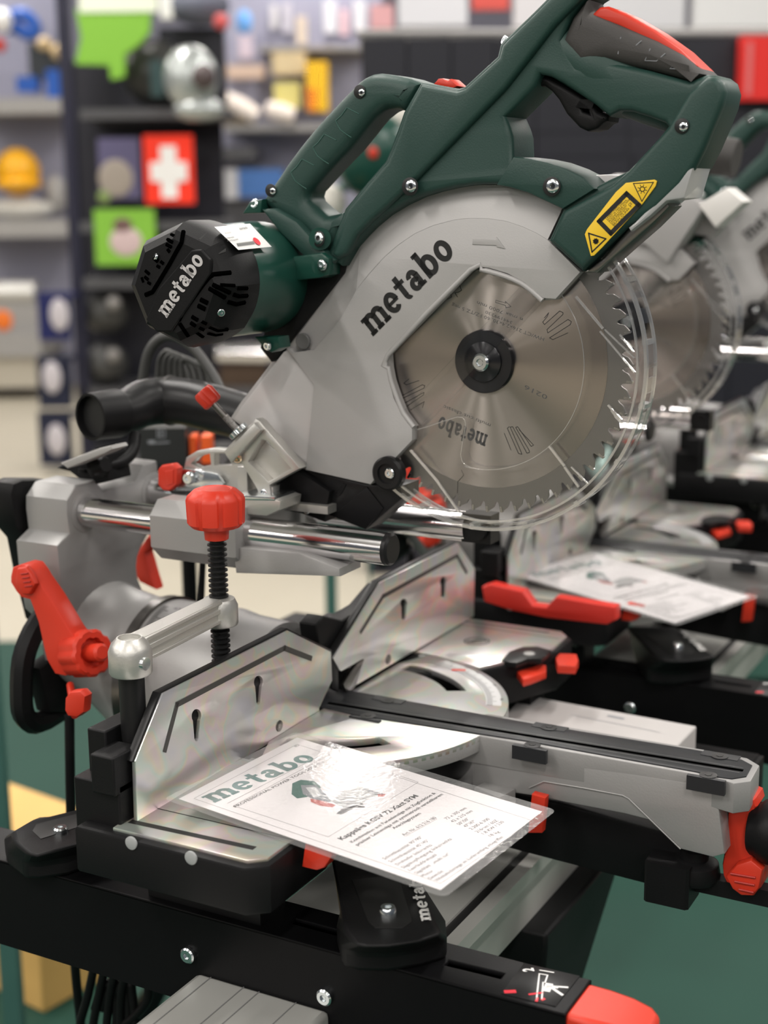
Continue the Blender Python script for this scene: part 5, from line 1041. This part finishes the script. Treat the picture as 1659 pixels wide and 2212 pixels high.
# welding helmet etc on the top shelf
g = MB(); ballpx(g, 335, 158, T1+150, 68, 66, 40); g2 = MB(); ballpx(g2, 412, 168, T1-330, 56, 64, 34); g3 = MB(); ballpx(g3, 440, 165, T1-400, 25, 26, 22); g4 = MB(); ballpx(g4, 430, 236, T1-340, 52, 24, 26); g5 = MB(); fbox(g5, 325, 130, 352, 208, T1-40, 20)
two('welding_helmet', 'black and silver welding helmet on the top shelf', 'welding helmet', [('shell', g, mat('dark_shell', (.03, .03, .028), .35)), ('face_shield', g2, mat('silver_plastic', (.42, .45, .44), .3, .6)), ('window', g3, mat('window_dark', (.08, .06, .06), .2)), ('chin_guard', g4, mat('silver_plastic', (0, 0, 0))), ('side_panel', g5, mat('teal_panel', (.02, .05, .05), .3))])
g = MB(); ballpx(g, 430, 12, T1+200, 62, 40); g2 = MB(); ballpx(g2, 478, 47, T1+60, 16, 16); two('grey_ear_defender', 'grey ear defender with a red dot above the welding helmet', 'ear defender', [('cup', g, mat('slate_grey', (.14, .15, .2), .5)), ('red_dot', g2, mat('soft_red', (.6, .1, .1), .5))])
g = MB(); fbox(g, 345, -10, 372, 40, T1+120, 100); single('white_packet', g, WHITE, 'small white packet beside the lime jacket', 'packet')
g = MB(); fbox(g, 345, 60, 485, 228, T1+300, 100); single('black_display_board', g, DARKP, 'black board behind the welding helmet', 'board')
for i, (x, y) in enumerate(((238, 674), (238, 786))):
    g = MB(); ballpx(g, x-10, y, T1+150, 50, 44); g2 = MB(); ballpx(g2, x+8, y-18, T1-10, 15, 16, 20)
    two('respirator_mask', ('dark grey respirator mask, upper of the left pair', 'dark grey respirator mask, lower of the left pair', 'dark grey respirator mask behind the motor')[i], 'mask', [('shell', g, mat('dim_grey', (.05, .05, .048), .5)), ('filter_disc', g2, mat('disc_grey', (.2, .19, .18), .5))], 'respirator masks in the rack')
g = MB(); a = Bq(470, 762, T1+50); g.cyl(a, a+hr*330-ZU*10, 58, n=30); g2 = MB(); g2.cyl(a-hr*30, a, 50, n=24); two('chrome_canister', 'blurred chrome cylinder under the motor', 'cylinder', [('tube', g, CHROME), ('cap', g2, BLACK)])
g = MB(); fbox(g, 475, 790, 580, 836, T1+30, 300); single('brown_case', g, mat('brown_case', (.06, .035, .02), .6), 'dark brown case on the shelf below the chrome cylinder', 'case')
# dark tool case with white icon behind the elbow, orange straps
g = MB(); fbox(g, 302, 925, 402, 1012, 1560, 120); g2 = MB()
for L in ([(340, 929), (356, 929), (356, 945), (340, 945)], [(345, 932), (351, 937), (345, 942)]): strip(g2, [Bq(x, y, 1559) for x, y in L], 1.0, -hf, close=True)
strip(g2, [Bq(323, 955, 1559), Bq(332, 955, 1559)], 4, -hf); strip(g2, [Bq(338, 957, 1559), Bq(365, 955, 1559)], 1.5, -hf)
tcz = two('tool_case', 'black tool case with a small white square icon behind the elbow', 'case', [('case', g, mat('case_black', (.02, .022, .022), .4)), ('icon', g2, GREYP)])
g = MB(); fbox(g, 320, 1012, 480, 1020, 1540, 180); fbox(g, 396, 1020, 404, 1300, 1640, 20)
g.v = g.v; a = Bq(400, 1016, 1630); g.cyl(a, (a[0], a[1], FLOOR+4), 9, n=16); single('case_stand', g, STEELB, 'thin black stand holding the black tool case', 'stand')
for i, (x0, y0, x1, y1) in enumerate(((410, 944, 424, 975), (434, 944, 456, 972))):
    g = MB(); fbox(g, x0, y0, x1, 1012, 1570, 30); single('orange_clamp_bar', g, mat('orange_red', (.85, .12, .02), .45), ('left orange-red bar beside the black tool case', 'right orange-red bar beside the black tool case')[i], 'bar', 'orange bars beside the tool case')
# middle wall goods
TM = 9400
LIL = mat('lilac_pegboard', (.34, .34, .44), .6)
pr = []; g = MB(); fbox(g, 485, -80, 830, 1000, TM+420, 40); pr.append(('peg_panel', g, LIL))
g = MB(); fbox(g, 485, 268, 800, 282, TM, 440); pr.append(('shelf_board', g, GREYS)); g = MB(); fbox(g, 560, 100, 800, 108, TM+100, 330); pr.append(('shelf_board', g, GREYS)); g = MB(); fbox(g, 420, 318, 550, 345, TM-200, 600); pr.append(('shelf_board', g, mat('dark_grey_shelf', (.07, .07, .075), .5))); g = MB(); fbox(g, 430, 430, 700, 560, TM-100, 520); pr.append(('lower_cabinet', g, mat('dark_cabinet', (.06, .06, .065), .5)))
two('pegboard_wall', 'lilac-grey pegboard wall with shelves, top middle', 'pegboard', pr)
YB = mat('yellow_box', (.85, .5, .01), .5)
def bgb(name, x0, y0, x1, y1, t, dep, m_, lab, cat, group=None): g = MB(); fbox(g, x0, y0, x1, y1, t, dep); return single(name, g, m_, lab, cat, group)
g = MB(); fbox(g, 662, 132, 708, 240, TM, 250); g2 = MB(); fbox(g2, 664, 190, 684, 238, TM-6, 6); two('yellow_box', 'tall yellow box with an orange corner', 'box', [('box', g, YB), ('orange_label', g2, mat('orange_label', (.85, .25, .01), .5))])
bgb('beige_box', 588, 112, 660, 160, TM+60, 200, mat('beige_box', (.62, .5, .3), .6), 'beige box left of the tall yellow box', 'box')
bgb('yellow_packet', 592, 178, 648, 232, TM+40, 200, mat('pale_yellow', (.65, .58, .2), .6), 'pale yellow packet below the beige box', 'packet')
for i, (x0, y0, x1, y1, dd_) in enumerate(((485, 212, 555, 266, 20), (575, 235, 635, 266, 16))):
    g = MB(); p0, p1 = Bq(x0, y0, TM-20), Bq(x1, y1-14, TM-20); g.tube([p0, p0*.5+p1*.5, p1], [45, 62, 50], 14, 4); single('white_glove', g, mat('cream_cloth', (.8, .72, .65), .7), ('large cream work glove beside the welding helmet', 'small cream work glove under the yellow packet')[i], 'glove', 'cream work gloves')
bgb('tan_base', 470, 240, 540, 266, TM+30, 200, mat('tan_card', (.35, .24, .1), .6), 'tan card box beneath the large glove', 'box')
bgb('peach_box', 490, 140, 570, 168, TM+100, 200, mat('peach_box', (.6, .45, .36), .6), 'peach box above the large cream glove', 'box')
g = MB(); ballpx(g, 527, 48, TM+150, 16, 24, 12); single('blue_pouch', g, mat('sky_blue', (.15, .38, .8), .5), 'light blue pouch on the pegboard', 'pouch')
bgb('pale_card', 516, 72, 545, 125, TM+300, 40, mat('pale_pink', (.6, .52, .6), .6), 'pale card below the blue pouch', 'card')
bgb('blue_box', 515, 365, 610, 425, TM-150, 200, mat('mid_blue', (.06, .16, .42), .5), 'blue box on the dark shelf behind the carrying handle', 'box'); bgb('white_box', 485, 365, 514, 430, TM-150, 200, mat('pale_box', (.5, .5, .52), .5), 'pale box touching the blue box', 'box')
for i, x in enumerate((585, 610, 640, 700, 735, 765)):
    bgb('hanging_packet', x, (10, 5, 35, 0, 20, 0)[i], x+(14, 20, 22, 26, 16, 24)[i], (60, 70, 95, 70, 75, 66)[i], TM+330, 80, mat('packet_%s' % 'abcdef'[i], ((.7, .68, .7), (.55, .53, .6), (.65, .55, .45), (.75, .75, .8), (.8, .55, .6), (.75, .74, .78))[i], .6), ('white packet, leftmost on the upper pegboard', 'grey packet, second on the upper pegboard', 'tan packet in the middle of the upper pegboard', 'wide pale packet on the upper pegboard', 'pinkish packet on the upper pegboard', 'white packet, rightmost on the upper pegboard')[i], 'packet', 'packets on the upper pegboard')
# dark cases on the right
TC = 5200; xs = [782, 880, 975, 1068, 1157, 1356, 1470, 1580, 1700]
for i in range(8):
    g = MB(); x0, x1 = xs[i]+1.5, xs[i+1]-1.5
    for y0, y1 in ((82, 284), (286, 338), (340, 1100)): fbox(g, x0, y0, x1, y1, TC+(i % 2)*4, 500)
    g2 = MB(); fbox(g2, x0+3, 88, x1-3, 1040, TC+8, 480); g3 = MB(); a = Bq((x0+x1)/2, 600, TC+200); a0 = np.array([a[0], a[1], FLOOR+3]); w = (x1-x0)*TC/FO; g3.box(a0+ZU*60, (w*.98, 400, 120), AXB); ztop = Bq(x0, 1100, TC)[2]; g3.box(np.array([a[0], a[1], (FLOOR+120+ztop)/2]), (w*.95, 380, ztop-FLOOR-100), AXB)
    two('storage_cabinet', ['leftmost', 'second', 'third', 'fourth', 'widest, seen through the handle', 'sixth', 'seventh', 'rightmost'][i]+' of the dark storage cabinets behind the saws', 'cabinet', [('doors', g, mat('navy_black', (.011, .011, .018), .5)), ('body', g2, DARKP), ('plinth', g3, DARKP)], 'dark storage cabinets')
g = MB(); a = Bq(770, 72, TC+60); b = Bq(1720, 72, TC+60); g.cyl(a, b, 14, n=16); fbox(g, 775, 62, 1700, 82, TC+200, 200); single('top_ledge', g, mat('dull_ledge', (.32, .31, .3), .5), 'grey pole and ledge on top of the dark cabinets', 'ledge')
g = MB(); fbox(g, 1600, 76, 1720, 216, TC-60, 50); g2 = MB(); fbox(g2, 1612, 90, 1625, 205, TC-64, 4); two('red_banner', 'red banner at the upper right edge', 'banner', [('panel', g, mat('banner_red', (.75, .02, .015), .5)), ('pink_stripe', g2, mat('pink_stripe', (.7, .15, .15), .5))])
for i, (x0, y0, x1, y1, c) in enumerate(((860, -40, 1010, 55, (.72, .72, .76)), (1020, -40, 1100, 20, (.7, .1, .08)), (1110, -40, 1260, 58, (.7, .68, .7)), (1300, -40, 1480, 60, (.62, .62, .64)), (1500, -40, 1700, 60, (.7, .7, .7)), (800, 10, 850, 60, (.75, .4, .42)))):
    bgb('display_board', x0, y0, x1, y1, TC+1500, 60, mat('panel_tone_%s' % 'abcdef'[i], c, .6), ('pale panel above the left dark cabinets', 'red panel at the top beside the saw handle', 'pale panel behind the top of the handle', 'grey panel above the red lock button', 'pale panel in the upper right corner', 'pink panel above the leftmost dark cabinet')[i], 'panel', 'display panels along the top')
# counter with a pale glass top behind the second saw
g = MB(); tp = [np.array(P(x, y, 'z', -330)) for x, y in [(1290, 1078), (1700, 1098), (1700, 1030), (1330, 1010)]]
TG = 3500; g = MB(); fbox(g, 1330, 1036, 1900, 1082, TG, 500); g2 = MB(); fbox(g2, 1340, 1082, 1880, 1500, TG+30, 440); 
g3 = MB(); z_ = FLOOR; a = Bq(1600, 1082, TG+200)
v2 = np.array(g2.v); v2[:, 2] = np.where(v2[:, 2] < -600, FLOOR+3, v2[:, 2]); g2.v = [tuple(p) for p in v2]
two('glass_topped_counter', 'dark counter with a pale greenish glass top behind the second saw', 'counter', [('glass_top', g, mat('pale_glass_edge', (.5, .68, .64), .12)), ('cabinet', g2, mat('counter_dark', (.05, .05, .055), .4))])
# green rack posts and things seen under the rails
# green machine on the post further back
T5 = 3360
pr5 = []
g = MB(); ballpx(g, 805, 335, T5, 82, 88, 60); pr5.append(('green_body', g, GREENG))
g = MB(); ballpx(g, 832, 262, T5+60, 60, 48, 50); pr5.append(('white_cover', g, mat('off_white_plastic', (.6, .58, .52), .4)))
g = MB(); ballpx(g, 700, 440, T5+40, 46, 44, 40); pr5.append(('white_tank', g, mat('off_white_plastic', (0, 0, 0))))
g = MB(); ballpx(g, 806, 330, T5-62*T5/FO*.98, 10, 12, 4); pr5.append(('red_mark', g, RED))
g = MB(); a = Bq(706, 800, T5+60); g.tube([a, (a[0], a[1], Bq(706, 430, T5+60)[2]), Bq(800, 370, T5+40)], 14, 12, 1); g.tube([a, (a[0], a[1], FLOOR+2)], 15, 12, 1); pr5.append(('post', g, mat('green_painted_steel', (.05, .13, .11), .4)))
two('display_machine', 'blurred green and white machine on a green post, seen through the carrying handle', 'machine', pr5)
g = MB(); g.box(np.array([*(Bq(-20, 1500, 1900)[:2]), (FLOOR+3-360)/2]), (26, 26, -360-FLOOR-3), AXB); single('green_post', g, mat('green_painted_steel', (0, 0, 0)), 'green steel post at the left edge', 'post')
g = MB(); a = Bq(800, 1230, 3300); g.cyl((a[0], a[1], -430), (a[0], a[1], FLOOR+3), 3.5, n=10); single('thin_green_rod', g, mat('green_painted_steel', (0, 0, 0)), 'thin dark green rod right of the green post', 'rod')
# plywood crate and cables on the floor at the lower left
cpt = P(95, 2190, 'z', FLOOR+3); a1 = nrm(hr*.6+hf*.8); a2 = nrm(hf*.6-hr*.8)
g = MB(); L_, W_, Hc = 700., 150., 318.; g.box(cpt+a2*L_/2*1+a1*W_/2+ZU*Hc/2, (W_, L_, Hc), np.array([a1, a2, ZU])); single('plywood_crate', g, PLY, 'yellowish plywood crate on the green floor', 'crate', bev=4)
cb = root('cable_coil', 'black cable coil hanging below the stand at the lower left', 'cable', (-190, -90, -600))
g = MB()
for k in range(4): g.tube([P(205+k*22, 2080+k*8, 'y', -120), P(190+k*24, 2150, 'y', -120), P(170+k*30, 2240, 'y', -120)]+[P(200+k*22, 2330, 'y', -120), P(245+k*16, 2250, 'y', -118), P(250+k*12, 2150, 'y', -116), P(225+k*18, 2125, 'y', -116), P(205+k*16, 2180, 'y', -116)], 3.6, 10, 5)
g.tube([P(320, 2120, 'y', -115), P(318, 2160, 'y', -116), P(285, 2200, 'y', -118), P(240, 2225, 'y', -120)], 3.8, 10, 5); put('coil', g, BLACK, cb)
g = MB(); g.box(P(240, 2078, 'y', -118), (60, 10, 8)); put('hook', g, STEELB, cb)
